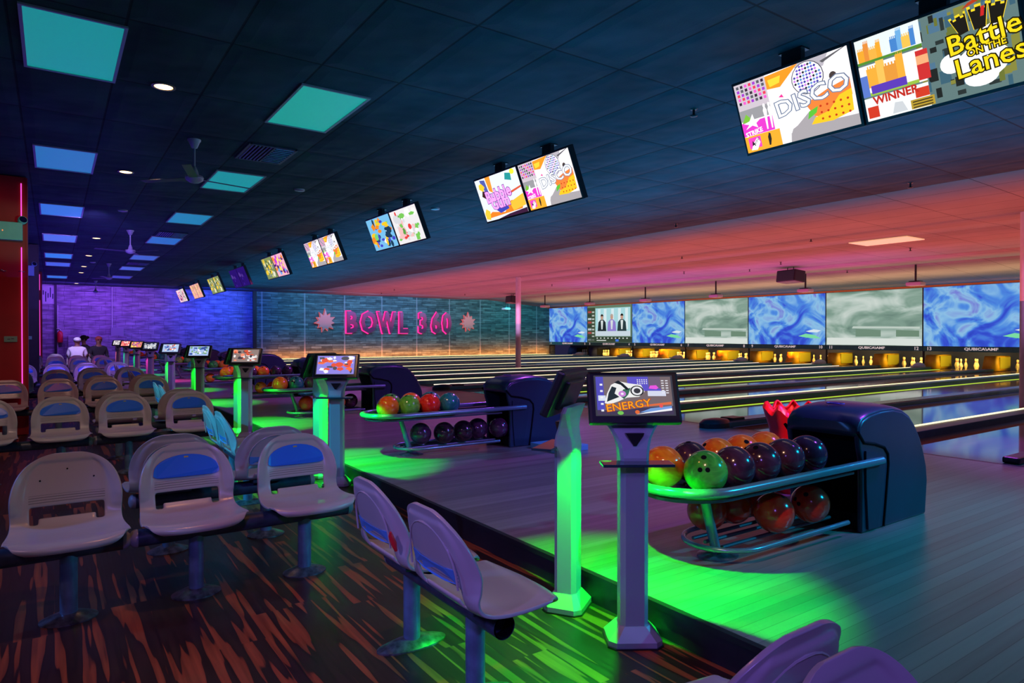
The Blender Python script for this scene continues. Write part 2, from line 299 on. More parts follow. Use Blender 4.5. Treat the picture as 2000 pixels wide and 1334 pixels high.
# ------------------------------------------------------------------ mesh builder
class MB:
    def __init__(s): s.bm = bmesh.new(); s.mats = []; s.mi = 0
    def use(s, m):
        if m not in s.mats: s.mats.append(m)
        s.mi = s.mats.index(m); return s
    def poly(s, pts):
        vs = [s.bm.verts.new(p) for p in pts]
        f = s.bm.faces.new(vs); f.material_index = s.mi; return f
    def box(s, c, d, R=None, bevel=0.):
        r = bmesh.ops.create_cube(s.bm, size=1)
        vs = r['verts']; fs = set()
        for v in vs:
            v.co = Vector((v.co.x*d[0], v.co.y*d[1], v.co.z*d[2]))
        if bevel:
            es = list({e for v in vs for e in v.link_edges})
            rr = bmesh.ops.bevel(s.bm, geom=es+vs, offset=bevel, segments=2, affect='EDGES', profile=.6)
            vs = list({v for f in rr['faces'] for v in f.verts} | {v for v in vs if v.is_valid})
        for v in vs:
            if R is not None: v.co = R @ v.co
            v.co += Vector(c)
            for f in v.link_faces: f.material_index = s.mi
        return s
    def frustum(s, z0, a0, b0, z1, a1, b1, c=(0, 0)):
        p = [(c[0]+sx*a0, c[1]+sy*b0, z0) for sx, sy in ((-1,-1),(1,-1),(1,1),(-1,1))]
        t = [(c[0]+sx*a1, c[1]+sy*b1, z1) for sx, sy in ((-1,-1),(1,-1),(1,1),(-1,1))]
        s.loft([p, t]); return s
    def loft(s, rings, close=True, caps=True):
        R = [[s.bm.verts.new(p) for p in r] for r in rings]
        n = len(R[0])
        for a, b in zip(R, R[1:]):
            for i in range(n if close else n-1):
                j = (i+1) % n
                f = s.bm.faces.new((a[i], a[j], b[j], b[i])); f.material_index = s.mi; f.smooth = True
        if caps and close:
            for r, rev in ((R[0], True), (R[-1], False)):
                f = s.bm.faces.new(list(reversed(r)) if rev else r); f.material_index = s.mi
        return s
    def tube(s, pts, r, n=12, closed=False, caps=True, rads=None, flat=1.):
        pts = [Vector(p) for p in pts]; rings = []; N = len(pts); up = None
        for i, p in enumerate(pts):
            if closed: t = pts[(i+1) % N] - pts[i-1]
            else: t = (pts[min(i+1, N-1)] - pts[max(i-1, 0)])
            t.normalize()
            if up is None: up = Vector((0, 0, 1)) if abs(t.z) < .9 else Vector((1, 0, 0))
            x = t.cross(up)
            if x.length < 1e-4: x = t.orthogonal()
            x.normalize(); y = x.cross(t).normalized(); up = y if abs(t.z) > .9 or True else up
            rr = rads[i] if rads else r
            rings.append([p + x*math.cos(2*PI*k/n)*rr + y*math.sin(2*PI*k/n)*rr*flat for k in range(n)])
        if closed: rings.append(rings[0]); return s.loft(rings, caps=False)
        return s.loft(rings, caps=caps)
    def cyl(s, a, b, r, r2=None, n=16): return s.tube([a, b], r, n, rads=[r, r if r2 is None else r2])
    def lathe(s, prof, n=20, c=(0, 0, 0), sc=(1, 1), close_ends=True):
        rings = [[(c[0]+r*sc[0]*math.cos(2*PI*k/n), c[1]+r*sc[1]*math.sin(2*PI*k/n), c[2]+z) for k in range(n)] for r, z in prof]
        return s.loft(rings, caps=close_ends)
    def sphere(s, c, r, seg=20, rings=12, sc=(1, 1, 1)):
        m = Matrix.Translation(c) @ Matrix.Diagonal((r*sc[0], r*sc[1], r*sc[2], 1))
        g = bmesh.ops.create_uvsphere(s.bm, u_segments=seg, v_segments=rings, radius=1, matrix=m)
        for v in g['verts']:
            for f in v.link_faces: f.material_index = s.mi; f.smooth = True
        return s
    def prism(s, poly, a, b, axis='Z'):
        # poly 2D extruded a..b along axis; XY for Z, XZ for Y, YZ for X
        def P(u, v, w): return {'Z': (u, v, w), 'Y': (u, w, v), 'X': (w, u, v)}[axis]
        A = [s.bm.verts.new(P(u, v, a)) for u, v in poly]; B = [s.bm.verts.new(P(u, v, b)) for u, v in poly]
        n = len(poly)
        for i in range(n):
            j = (i+1) % n; f = s.bm.faces.new((A[i], A[j], B[j], B[i])); f.material_index = s.mi
        f = s.bm.faces.new(A); f.material_index = s.mi
        f = s.bm.faces.new(B); f.material_index = s.mi
        return s
    def append_mesh(s, me, Mx, mi=None):
        base = len(s.bm.verts); vs = [s.bm.verts.new(Mx @ v.co) for v in me.vertices]
        for p in me.polygons:
            try: f = s.bm.faces.new([vs[i] for i in p.vertices]); f.material_index = s.mi
            except ValueError: pass
    def text(s, body, size, loc, rot=0., depth=0., align='CENTER', off=0., shear=0., sx=1., Mx=None):
        cu = bpy.data.curves.new('t', 'FONT'); cu.body = body; cu.size = size; cu.align_x = align; cu.align_y = 'CENTER'
        cu.extrude = depth; cu.offset = off; cu.shear = shear; cu.resolution_u = 2
        o = bpy.data.objects.new('t', cu)
        me = bpy.data.meshes.new_from_object(o)
        Mt = Matrix.Translation(loc) @ Matrix.Rotation(rot, 4, 'Z') @ Matrix.Diagonal((sx, 1, 1, 1))
        s.append_mesh(me, (Mx @ Mt) if Mx is not None else Mt)
        bpy.data.objects.remove(o); bpy.data.curves.remove(cu); bpy.data.meshes.remove(me)
        return s
    def build(s, name, m=None, parent=None, smooth=False, loc=None, recalc=True, bevel=0., flat=False):
        if recalc: bmesh.ops.recalc_face_normals(s.bm, faces=s.bm.faces[:])
        me = bpy.data.meshes.new(name); s.bm.to_mesh(me); s.bm.free()
        if m is not None: s.mats = [m] if not isinstance(m, list) else m
        for x in s.mats: me.materials.append(x)
        if smooth:
            for p in me.polygons: p.use_smooth = True
            try: me.set_sharp_from_angle(angle=math.radians(40))
            except Exception: pass
        if flat:
            for p in me.polygons: p.use_smooth = False
        o = bpy.data.objects.new(name, me); COL.objects.link(o)
        if parent is not None: o.parent = parent
        if loc is not None: o.location = loc
        if bevel:
            md = o.modifiers.new('b', 'BEVEL'); md.width = bevel; md.segments = 3; md.limit_method = 'ANGLE'; md.angle_limit = math.radians(35)
        return o
def start(m): return MB().use(m)
def thing(name, label, cat, loc=(0, 0, 0), rz=0., group=None):
    o = bpy.data.objects.new(name, None); COL.objects.link(o); o.location = loc; o.rotation_euler = (0, 0, rz)
    o.empty_display_size = .1
    return tag(o, label, cat, group)
def tag(o, label, cat, group=None):
    o['label'] = label; o['category'] = cat
    if group: o['group'] = group
    return o
def struct(o): o['kind'] = 'structure'; return o
KIDS = {}
def kids(o): return [c for c in bpy.data.objects if c.parent == o]
def dup(root, loc, rz=0., label=None, group=None, ks=None):
    def cp(o, par):
        c = o.copy(); COL.objects.link(c); c.parent = par
        for ch in KIDS.setdefault(o.name, kids(o)): cp(ch, c)
        return c
    r = cp(root, None); r.location = loc; r.rotation_euler = (0, 0, rz)
    if label: r['label'] = label
    if group: r['group'] = group
    return r
ORD = ['first', 'second', 'third', 'fourth', 'fifth', 'sixth', 'seventh', 'eighth', 'ninth', 'tenth']

# ------------------------------------------------------------------ the shell of the hall
YW = 33.4
struct(start(M['floor']).box((-2.9, 16, -.05), (10.2, 36, .1)).build('floor'))
struct(start(M['approach']).box((4.7, 15.9, ZA-.06), (5.0, 35, .12)).build('floor'))
struct(start(M['lane']).box((8.0, 15.9, ZA-.1), (1.6, 35, .199)).build('floor')) if False else None
struct(start(M['blackwall']).box((2.198, 15.9, (ZA-.02)/2), (.012, 35, ZA-.02)).box((2.20, 15.9, ZA-.012), (.03, 35, .026)).build('trim_1'))
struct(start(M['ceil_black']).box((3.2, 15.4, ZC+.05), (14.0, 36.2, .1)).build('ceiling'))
# paler ceiling over the lanes: flat, then sloping down to the screens
s_ = start(M['ceil_pink'])
prof = [(10.2, ZC), (13.3, ZC-.05), (15.0, ZC), (18.7, ZC-.04), (21.0, ZC), (25.62, 3.09)]
for (x0, z0), (x1, z1) in zip(prof, prof[1:]):
    s_.loft([[(x0, -2.6, z0), (x1, -2.6, z1), (x1, -2.6, z1+.1), (x0, -2.6, z0+.1)], [(x0, YW, z0), (x1, YW, z1), (x1, YW, z1+.1), (x0, YW, z0+.1)]])
struct(s_.build('ceiling'))
struct(start(M['stripe']).cyl((25.45, -2.5, 3.10), (25.45, 32.95, 3.10), .06, n=10).build('trim_2'))
struct(start(M['planks']).box((17.0, 33.09, 1.76), (18.2, .18, 3.52)).build('wall_far'))
struct(start(M['block']).box((1.0, 33.5, 1.75), (14.0, .2, 3.5)).build('wall_left'))
struct(start(M['blackwall']).box((7.9, 33.0, 1.75), (.16, .1, 3.5)).build('trim_3'))
struct(start(M['blackwall']).box((.09, 33.36, 1.75), (.09, .08, 3.5)).build('trim_4'))
struct(start(M['blackwall']).box((28.2, 15, 1.7), (.2, 36, 3.4)).build('wall_right'))

# ------------------------------------------------------------------ lanes
P = 3.65; L0 = 32.95; XF = 7.2; XE = 25.9
lane_n = 0
dark_lane_names = []
for j in range(-1, 10):
    b = L0 - P*j                       # boundary capping of pair j and j-1 (b is the far side)
    yc = b - P/2
    if j >= 0:
        for sgn, num in ((1, 2*j+1), (-1, 2*j+2)):
            yl = yc + sgn*(.155 + .235 + .535)
            if yl < -1.4: continue
            t = start(M['lane']).box(((XF+27.3)/2, yl, ZA-.03), (27.3-XF, 1.07, .06)).build('bowling_lane')
            tag(t, 'lane number %d, glossy maple boards running to the pins' % num, 'bowling lane', 'bowling lanes')
            # gutters either side
            g = start(M['gutter'])
            for o_ in (-.65, .65):
                pr = [(yl+o_+.118*math.cos(a), ZA-.005+.075*math.sin(a)) for a in [PI+PI*i/8 for i in range(9)]]
                out = [(y, z) for y, z in pr] + [(yl+o_+.118, ZA-.09), (yl+o_-.118, ZA-.09)]
                g.loft([[(XF, y, z) for y, z in pr], [(26.9, y, z) for y, z in pr]], close=False)
            gg = g.build('gutter', parent=t, smooth=True)
            e_ = -.5425 if sgn < 0 else .5425
            if num != 17:
                x0_ = XF + (.4 if sgn > 0 else (3.4 if num == 16 else (.6 if num % 4 else 1.6)))
                start(M['led_green'] if num in (15, 13) else M['led_white']).box(((x0_+XF+18.5)/2, yl+e_, ZA+.004), (XF+18.5-x0_, .013, .012)).build('light_strip', parent=t)
        # ball track capping between the lanes of the pair
        if yc > -1.4:
            c = thing('ball_track_capping', 'capping over the ball track between lanes %d and %d, dark teal with violet top' % (2*j+1, 2*j+2), 'lane capping', (XF-.1, yc, ZA), 0, 'ball track cappings')
            start(M['capteal']).box((9.35, 0, .035), (18.7, .30, .07), bevel=.01).build('capping_body', parent=c)
            start(M['capviolet']).box((9.4, 0, .074), (18.6, .24, .012)).build('capping_top', parent=c)
            n_ = start(M['black']); n_.lathe([(.17, 0), (.17, .06), (.13, .10), (.05, .115)], 16, (-.05, 0, 0), (1.5, .95)); n_.build('end_unit', parent=c, smooth=True)
            start(M['black']).box((.30, 0, .09), (.26, .2, .04), bevel=.015).build('foul_sensor', parent=c)
    if j < 0: continue
    # capping on the boundary between two pairs with its two light strips
    bb = b - P
    if bb < -1.6: continue
    d = thing('lane_divider', 'divider between lanes %d and %d, dark with a glowing yellow strip' % (2*j+2, 2*j+3), 'lane divider', (XF, bb, ZA), 0, 'lit lane dividers')
    start(M['capteal']).box((9.2, -.02, .03), (18.4, .22, .10), bevel=.008).build('capping_body', parent=d)
    start(M['led_yellow']).box((9.1, .10, .088), (18.0, .022, .014)).build('light_strip', parent=d)
# strip along the plank wall
d = thing('lane_divider', 'white light strip on the wall side of lane 1 under the orange glow', 'lane divider', (XF, 32.86, ZA), 0, 'lit lane dividers')
start(M['capteal']).box((9.2, 0, .03), (18.4, .1, .08)).build('capping_body', parent=d)
start(M['led_yellow']).box((9.1, -.02, .078), (18.0, .03, .016)).build('light_strip', parent=d)
struct(start(M['black']).box((XF-.02, 15.9, ZA+.0008), (.03, 35, .0016)).build('trim_5'))

# ------------------------------------------------------------------ pin decks and pins
def make_pin():
    pr = [(.026, 0), (.0285, .005), (.036, .03), (.0505, .085), (.0605, .1145), (.0585, .145), (.045, .195), (.0285, .24), (.0232, .262), (.0245, .285), (.0305, .325), (.0322, .345), (.0295, .363), (.018, .378), (.004, .381)]
    o = start(M['pin']).lathe(pr, 14).build('bowling_pin', smooth=True)
    s = start(M['pinred']).lathe([(.0300, .235), (.0240, .258), (.0240, .2581), (.0250, .259)], 14, close_ends=False)
    s = start(M['pinred']).lathe([(.0262, .250), (.0242, .261)], 14, close_ends=False).lathe([(.0247, .270), (.0262, .283)], 14, close_ends=False).build('neck_stripe', parent=o, smooth=True)
    return o
pin0 = None
tri = [(0, 0)] + [(.264, s*.1525) for s in (-1, 1)] + [(.528, s*.305) for s in (-1, 0, 1)] + [(.792, s*.1525) for s in (-3, -1, 1, 3)]
missing = {1: range(10), 3: range(0), 7: (1,), 8: (3, 5), 9: (0, 2, 3, 4), 10: (0, 1, 2, 4, 5), 11: (0, 1, 4, 5, 7, 8)[:4], 12: (0, 2, 4), 13: (1, 2, 4), 14: (0,)}
for j in range(0, 9):
    b = L0 - P*j; yc = b - P/2
    for sgn, num in ((1, 2*j+1), (-1, 2*j+2)):
        yl = yc + sgn*(.155+.235+.535)
        if yl < 2: continue
        for i, (dx, dy) in enumerate(tri):
            if i in missing.get(num, ()): continue
            lab = 'lane %d bowling pin, white with red neck stripes' % num
            if pin0 is None:
                pin0 = make_pin(); pin0.location = (26.0+dx, yl+dy, ZA); tag(pin0, lab, 'bowling pin', 'bowling pins standing under the screens')
            else:
                dup(pin0, (26.0+dx, yl+dy, ZA), 0, lab, 'bowling pins standing under the screens')
# kickback dividers
def kickback(y, lab, lit=True):
    k = thing('kickback_divider', lab, 'pin deck divider', (25.62, y, ZA), 0, 'kickback dividers between the pin decks')
    m1 = M['kick'] if lit else M['curtain']; m2 = M['kick2'] if lit else M['blackwall']  # unlit dividers get their darkness from dark materials
    w = .14
    start(m1).loft([[(0.1, -w-.06, 0), (1.5, -w-.02, 0), (1.5, w+.02, 0), (0.1, w+.06, 0)], [(.18, -w, .50), (1.5, -w, .50), (1.5, w, .50), (.18, w, .50)]]).build('divider_body', parent=k)
    start(m2).box((.95, -w-.045, .27), (.85, .03, .38)).build('side_panel', parent=k)
for j in range(0, 9):
    b = L0 - P*j
    if b - P < -.5: break
    kickback(b-P/2, 'pin deck divider between lanes %d and %d, %s' % (2*j+1, 2*j+2, 'lit yellow' if j else 'dark'), j > 0)
    kickback(b-P, 'pin deck divider between lanes %d and %d, %s' % (2*j+2, 2*j+3, 'lit yellow' if j else 'dark'), j > 0)
struct(start(M['curtain']).box((27.35, 16, .5), (.04, 34, 1.0)).build('trim_6'))
# pit lights, one per lane
for j in range(1, 8):
    b = L0 - P*j; yc = b-P/2
    spot('pin_light', (25.85, yc+.5, .93), (26.6, yc+.9, .2), (1.0, .62, .10), 110, 120, .5, .03)
    spot('pin_light', (25.85, yc-1.3, .93), (26.6, yc-.9, .2), (1.0, .62, .10), 110, 120, .5, .03)
    if j in (2, 3, 4): spot('pit_light', (25.75, yc-.1, .9), (26.2, yc, .2), (1, .16, .01), 60, 140, .5, .03)
# ball lift covers at the end of the dividers
for j in range(0, 8):
    y = L0 - P*j - P/2 if False else L0 - P*(j+1) + .02
    if y < 3: break
    o = start(M['projector']).lathe([(.20, 0), (.21, .05), (.16, .13), (.06, .17)], 14, (0, 0, 0), (1.7, .75)).box((-.34, .02, .04), (.3, .14, .07), bevel=.02).build('lane_end_cover', smooth=True, loc=(25.0, y, ZA+.08))
    tag(o, 'lumpy grey cover at the pin end between lanes %d and %d' % (2*j+2, 2*j+3), 'lane end cover', 'covers at the pin end of the dividers')

# ------------------------------------------------------------------ masking units and projection screens
XM = 25.6
order = ['blue', 'tv', 'blue', 'grey', 'blue', 'grey', 'blue', 'grey', 'blue']
seen = {}
for j, kind in enumerate(order):
    y1 = 33.0 - 3.63*j; y0 = y1 - 3.63
    if y1 < 1: break
    where = 'above lanes %d and %d' % (2*j+1, 2*j+2)
    lab = {'blue': 'blue and violet swirls on the screen ', 'grey': 'pale grey green smoke on the screen ', 'tv': 'television studio with three people on the screen '}[kind] + where
    t = thing('projection_screen', lab, 'projection screen', (XM, (y0+y1)/2, 0), 0, 'projection screens above the pins')
    W = 3.63
    start(M['black']).box((.045, 0, 2.01), (.04, W, 2.16)).build('screen_frame', parent=t)
    # picture surface
    pm = {'blue': M['scr_blue'], 'grey': M['scr_grey'], 'tv': E(120, 150, 140)}[kind]
    pic = start(pm).box((.02, 0, 2.005), (.01, W-.05, 2.08)); pic.build('projected_picture', parent=t)
    if kind in ('blue',):
        # bright streaks and a green fleck of the picture
        a = MB()
        def F(m, pts, dx=.011): a.use(m); a.poly([(dx, -y, z) for y, z in pts])
        F(E(130, 230, 170, .9), [(.62, 1.32), (.95, 1.42), (1.35, 1.36), (1.62, 1.22), (1.15, 1.24), (.85, 1.28)])
        F(E(225, 240, 250, .9), [(.95, 1.52), (1.3, 1.60), (1.62, 1.55), (1.45, 1.47), (1.1, 1.48)], .012)
        F(E(90, 230, 110, .9), [(.80, 1.30), (1.15, 1.35), (1.3, 1.30), (1.0, 1.25)], .0125)
        a.build('picture_detail', parent=t, recalc=False)
    if kind == 'grey':
        a = MB()
        def F(m, pts, dx=.011): a.use(m); a.poly([(dx, -y, z) for y, z in pts])
        F(E(232, 240, 234, .85), [(-1.76, .98), (1.76, .98), (1.76, 1.22), (-1.76, 1.26)])
        F(E(120, 150, 130, .85), [(-.6, 1.30), (.35, 1.30), (.35, 1.55), (-.6, 1.60)])
        F(E(118, 148, 126, .85), [(.9, 1.30), (1.7, 1.30), (1.7, 1.52), (.9, 1.55)])
        F(E(205, 220, 210, .85), [(-.75, 1.62), (.9, 1.60), (1.72, 1.58), (1.72, 1.66), (-.7, 1.70)])
        a.build('picture_detail', parent=t, recalc=False)
    if kind == 'tv':
        a = MB()
        def R_(m, y0_, z0_, y1_, z1_, dx): a.use(m); a.poly([(dx, -y0_, z0_), (dx, -y1_, z0_), (dx, -y1_, z1_), (dx, -y0_, z1_)])
        R_(E(110, 140, 115, .8), -1.8, .97, 1.8, 3.03, .0115)
        R_(E(70, 85, 65, .8), -1.8, .98, -1.15, 2.95, .0105)
        for i in range(9):
            R_(E(*[(210, 220, 225), (60, 70, 60), (190, 80, 80)][i % 3], .8), -1.75, 1.05+i*.2, -1.45, 1.16+i*.2, .0095)
            R_(E(200, 210, 200, .8), -1.4, 1.05+i*.2, -1.2, 1.14+i*.2, .0095)
        R_(E(175, 225, 232, .9), -1.1, 1.32, 1.7, 2.9, .0105)
        for i, x in enumerate((-.9, -.4, .2, .75, 1.3)): R_(E(225, 245, 250, .9), x, 1.7, x+.22, 2.85, .0095)
        R_(E(210, 225, 235, .9), -1.1, 1.32, 1.7, 1.62, .0085)
        for x, c, hc in ((-.55, (35, 45, 50), (60, 45, 40)), (.25, (150, 130, 215), (190, 170, 160)), (1.05, (45, 65, 70), (40, 35, 30))):
            a.use(E(*c, .9)); a.poly([(.0075, -(x+px), pz) for px, pz in ((-.36, 1.6), (.36, 1.6), (.30, 2.1), (.12, 2.25), (-.12, 2.25), (-.30, 2.1))])
            a.use(E(225, 235, 235, .9)); a.poly([(.0070, -(x+px), pz) for px, pz in ((-.05, 1.7), (.05, 1.7), (.1, 2.2), (-.1, 2.2))])
            a.use(E(205, 160, 140, .9)); a.poly([(.0065, -(x+.11*math.cos(k*PI/6)), 2.38+.15*math.sin(k*PI/6)) for k in range(12)])
            a.use(E(*hc, .9)); a.poly([(.0060, -(x+.12*math.cos(k*PI/6)), 2.44+.12*math.sin(k*PI/6)) for k in range(7)])
        R_(E(60, 75, 60, .8), -1.8, .98, 1.8, 1.28, .0095)
        for i in range(9): R_(E(215, 225, 215, .9), -1.0+i*.3, 1.17, -.9+i*.3, 1.24, .0085)
        R_(E(70, 120, 230, .9), .55, 1.02, .8, 1.14, .0085); R_(E(225, 230, 225, .9), -1.0, 1.05, -.2, 1.10, .0085)
        a.build('picture_detail', parent=t, recalc=False)
    # masking strip with maker's lettering and lane numbers
    m_ = thing('masking_panel', 'dark teal panel numbered %d and %d under the projection screens' % (2*j+1, 2*j+2), 'masking panel', (XM, (y0+y1)/2, 0), 0, 'numbered panels under the projection screens')
    start(M['capteal']).box((.05, 0, .865), (.06, W-.02, .17)).build('panel', parent=m_)
    MX = Matrix(((0, 0, -1, .012), (-1, 0, 0, 0), (0, 1, 0, 0), (0, 0, 0, 1)))
    tx = start(E(235, 205, 205, .75)); tx.text('QUBICA\\AMF', .125, (0, .875, 0), depth=.003, sx=1.35, off=.003, Mx=MX)
    tx.build('panel_lettering', parent=m_)
    for num, yy in ((2*j+1, -1.60), (2*j+2, 1.60)):
        start(E(235, 205, 205, .75)).text(str(num), .17, (yy, .87, 0), depth=.003, off=.002, Mx=MX).build('lane_number', parent=m_)
    for q_ in (-1.81,):
        start(M['black']).box((.06, 1.8, .46), (.05, .05, .64)).build('panel_leg', parent=m_)

# ------------------------------------------------------------------ sign on the plank wall
sg = thing('wall_sign', 'large pink neon backlit letters reading BOWL 360 on the plank wall', 'sign', (15.4, 32.97, 1.98))
MS = Matrix(((1, 0, 0, 0), (0, 0, -1, 0), (0, 1, 0, 0), (0, 0, 0, 1)))
xs = {0: ('B', 12.66), 1: ('O', 13.60), 2: ('W', 14.62), 3: ('L', 15.58), 4: ('3', 16.75), 5: ('6', 17.55), 6: ('0', 18.25)}
for i, (ch, x) in xs.items():
    xx = x-15.4
    f = start(M['neonface']); f.text(ch, 1.50, (xx, 0, .10), depth=.05, sx=.72 if ch != 'W' else .62, off=.055, Mx=MS); fo = f.build('letter', parent=sg)
    nn = start(M['neon']); nn.text(ch, 1.50, (xx-.03, 0, .03), depth=.015, sx=.72 if ch != 'W' else .62, off=.085, Mx=MS); nn.build('neon_outline', parent=fo)
def starburst(x, z, r, label):
    t = thing('star_sign', label, 'sign', (x, 32.98, z), 0, 'starburst signs on the plank wall')
    pts = []
    for k in range(22):
        a = PI/2 + k*PI/11; rr = (r*(1.15 if k == 0 else (.98 if k % 4 else .86))) if k % 2 == 0 else r*.58
        pts.append((rr*math.cos(a), rr*math.sin(a)))
    s = start(M['starface']).prism(pts, -.14, -.06, 'Y'); s.build('star_face', parent=t)
    big = [(p[0]*1.06, p[1]*1.06) for p in pts]
    start(emat('star_glow', (1.0, .16, .16), .9)).prism(big, -.05, -.02, 'Y').build('neon_outline', parent=t)
starburst(11.28, 2.05, .55, 'left starburst sign with ten odd points beside the letter B')
starburst(19.65, 2.08, .52, 'right starburst sign beside the last digit of the wall lettering')
for x in (11.3, 13.0, 15.4, 18.0, 19.6): spot('sign_glow', (x, 32.3, 3.2), (x, 33, 1.9), (1.0, .12, .35), 8, 50, .9, .05)

# ------------------------------------------------------------------ chairs
def make_chair(plate=True, band=True):
    root = thing('bowling_chair', '', 'chair')
    # profile: seat lip -> seat -> bend -> back top ; faces -Y
    prof = [(-.212, .370, .150), (-.222, .384, .180), (-.214, .398, .208), (-.185, .408, .232), (-.14, .406, .243), (-.08, .399, .244), (-.02, .394, .240), (.04, .393, .235),
            (.09, .398, .230), (.126, .411, .227), (.150, .434, .226), (.166, .466, .227), (.177, .50, .228), (.186, .535, .228), (.195, .57, .225), (.204, .605, .218), (.212, .638, .206), (.219, .667, .190), (.225, .692, .169), (.230, .712, .144), (.234, .728, .115), (.237, .739, .083), (.239, .745, .048)]
    # subdivide the profile
    pr = []
    for a, c in zip(prof, prof[1:]):
        for k in range(2): t = k/2; pr.append(tuple(a[i]*(1-t)+c[i]*t for i in range(3)))
    pr.append(prof[-1])
    NU = 32; bm = bmesh.new(); grid = []
    for r, (y, z, hw) in enumerate(pr):
        row = []
        back = max(0., min(1., (z-.42)/.12)) if y > .05 else 0.
        for u in range(NU+1):
            t = -1 + 2*u/NU; x = hw*math.sin(t*PI/2*.92)/math.sin(PI/2*.92)
            ed = abs(x)/hw
            # sides of the back wrap forward, sides of the seat rise at the rear
            yy = y - .045*back*(abs(x)/.228)**4
            z2 = z + (.012*ed**4 if y > -.2 else 0)*(1-back)
            if y < -.15: yy = y + .03*ed**3
            # raised rim on back
            if back > .5:
                top = (.745-z)
                d = min(hw-abs(x), top*1.0)
                if d < .032: yy -= .008
                elif d < .040: yy -= .008*(.040-d)/.008
            row.append(bm.verts.new((x, yy, z2)))
        grid.append(row)
    for r in range(len(grid)-1):
        zc = (pr[r][1]+pr[r+1][1])/2; yc = (pr[r][0]+pr[r+1][0])/2
        for u in range(NU):
            xc = (grid[r][u].co.x+grid[r][u+1].co.x)/2
            if yc > .1:
                if .452 < zc < .498 and abs(xc) < .152: continue
                if .418 < zc < .455 and .124 < abs(xc) < .152: continue
            bm.faces.new((grid[r][u], grid[r][u+1], grid[r+1][u+1], grid[r+1][u]))
    bmesh.ops.recalc_face_normals(bm, faces=bm.faces[:])
    me = bpy.data.meshes.new('seat_shell'); bm.to_mesh(me); bm.free(); me.materials.append(M['shell'])
    for p in me.polygons: p.use_smooth = True
    o = bpy.data.objects.new('seat_shell', me); COL.objects.link(o); o.parent = root
    so = o.modifiers.new('s', 'SOLIDIFY'); so.thickness = .013; so.offset = 0
    sb = o.modifiers.new('u', 'SUBSURF'); sb.levels = 1; sb.render_levels = 1
    def backy(z):
        for a, c in zip(prof[9:], prof[10:]):
            if a[1] <= z <= c[1]: t = (z-a[1])/(c[1]-a[1]); return a[0]*(1-t)+c[0]*t
        return .238
    def sheet(poly, off, m, name, par):
        b_ = start(m)
        lo = [(x, backy(z)+off-.045*(abs(x)/.225)**4, z) for x, z in poly]
        hi = [(x, y+(.004 if off < 0 else -.004), z) for x, y, z in lo]
        b_.loft([lo, hi]); return b_.build(name, parent=par)
    if plate:
        pl = [(.158*math.cos(a), .606+.080*math.sin(a)) for a in [PI*k/14 for k in range(15)]]
        lowp = [(-.160, .588), (-.145, .577), (-.12, .573), (-.06, .571), (0, .571), (.06, .571), (.12, .573), (.145, .577), (.160, .588)]
        pp = sheet(pl+lowp, -.0125, M['plate'], 'backrest_plate', root)
        sheet([(-.011, .655), (.011, .655), (.011, .677), (-.011, .677)], -.0145, M['logo'], 'plate_logo', pp)
    else:
        hs = start(M['dark'])
        for hx, hz in ((-.11, .622), (.0, .668), (.11, .622)):
            hs.sphere((hx, backy(hz)-.007-.045*(abs(hx)/.225)**4, hz), .004, 8, 6)
        hs.build('screw_hole', parent=root)
    if band:
        sheet([(-.15, .512), (-.08, .505), (0, .502), (.08, .505), (.15, .512), (.15, .560), (.08, .553), (0, .550), (-.08, .553), (-.15, .560)], .0115, M['band'], 'rear_label', root)
        # moulded arch on the rear of the back
        pts = [(.165*math.cos(a), backy(.56+.13*max(0, math.sin(a)))+.008-.01*abs(math.cos(a)), .50+.19*math.sin(a)**.8) for a in [PI*k/16 for k in range(17)]]
        start(M['shell']).tube(pts, .004, 6).build('rear_rib', parent=root, smooth=True)
    start(M['beam']).box((0, 0, .382), (.22, .20, .022), bevel=.005).build('seat_bracket', parent=root)
    return root
chair_p = make_chair(); chair_n = make_chair(plate=False)
used = {id(chair_p): False, id(chair_n): False}
def place_chair(x, y, rz, label, group, src=None):
    src = src or chair_p
    if not used[id(src)]:
        used[id(src)] = True; src.location = (x, y, 0); src.rotation_euler = (0, 0, rz); src['label'] = label; src['group'] = group; return src
    return dup(src, (x, y, 0), rz, label, group)
ZB = .328
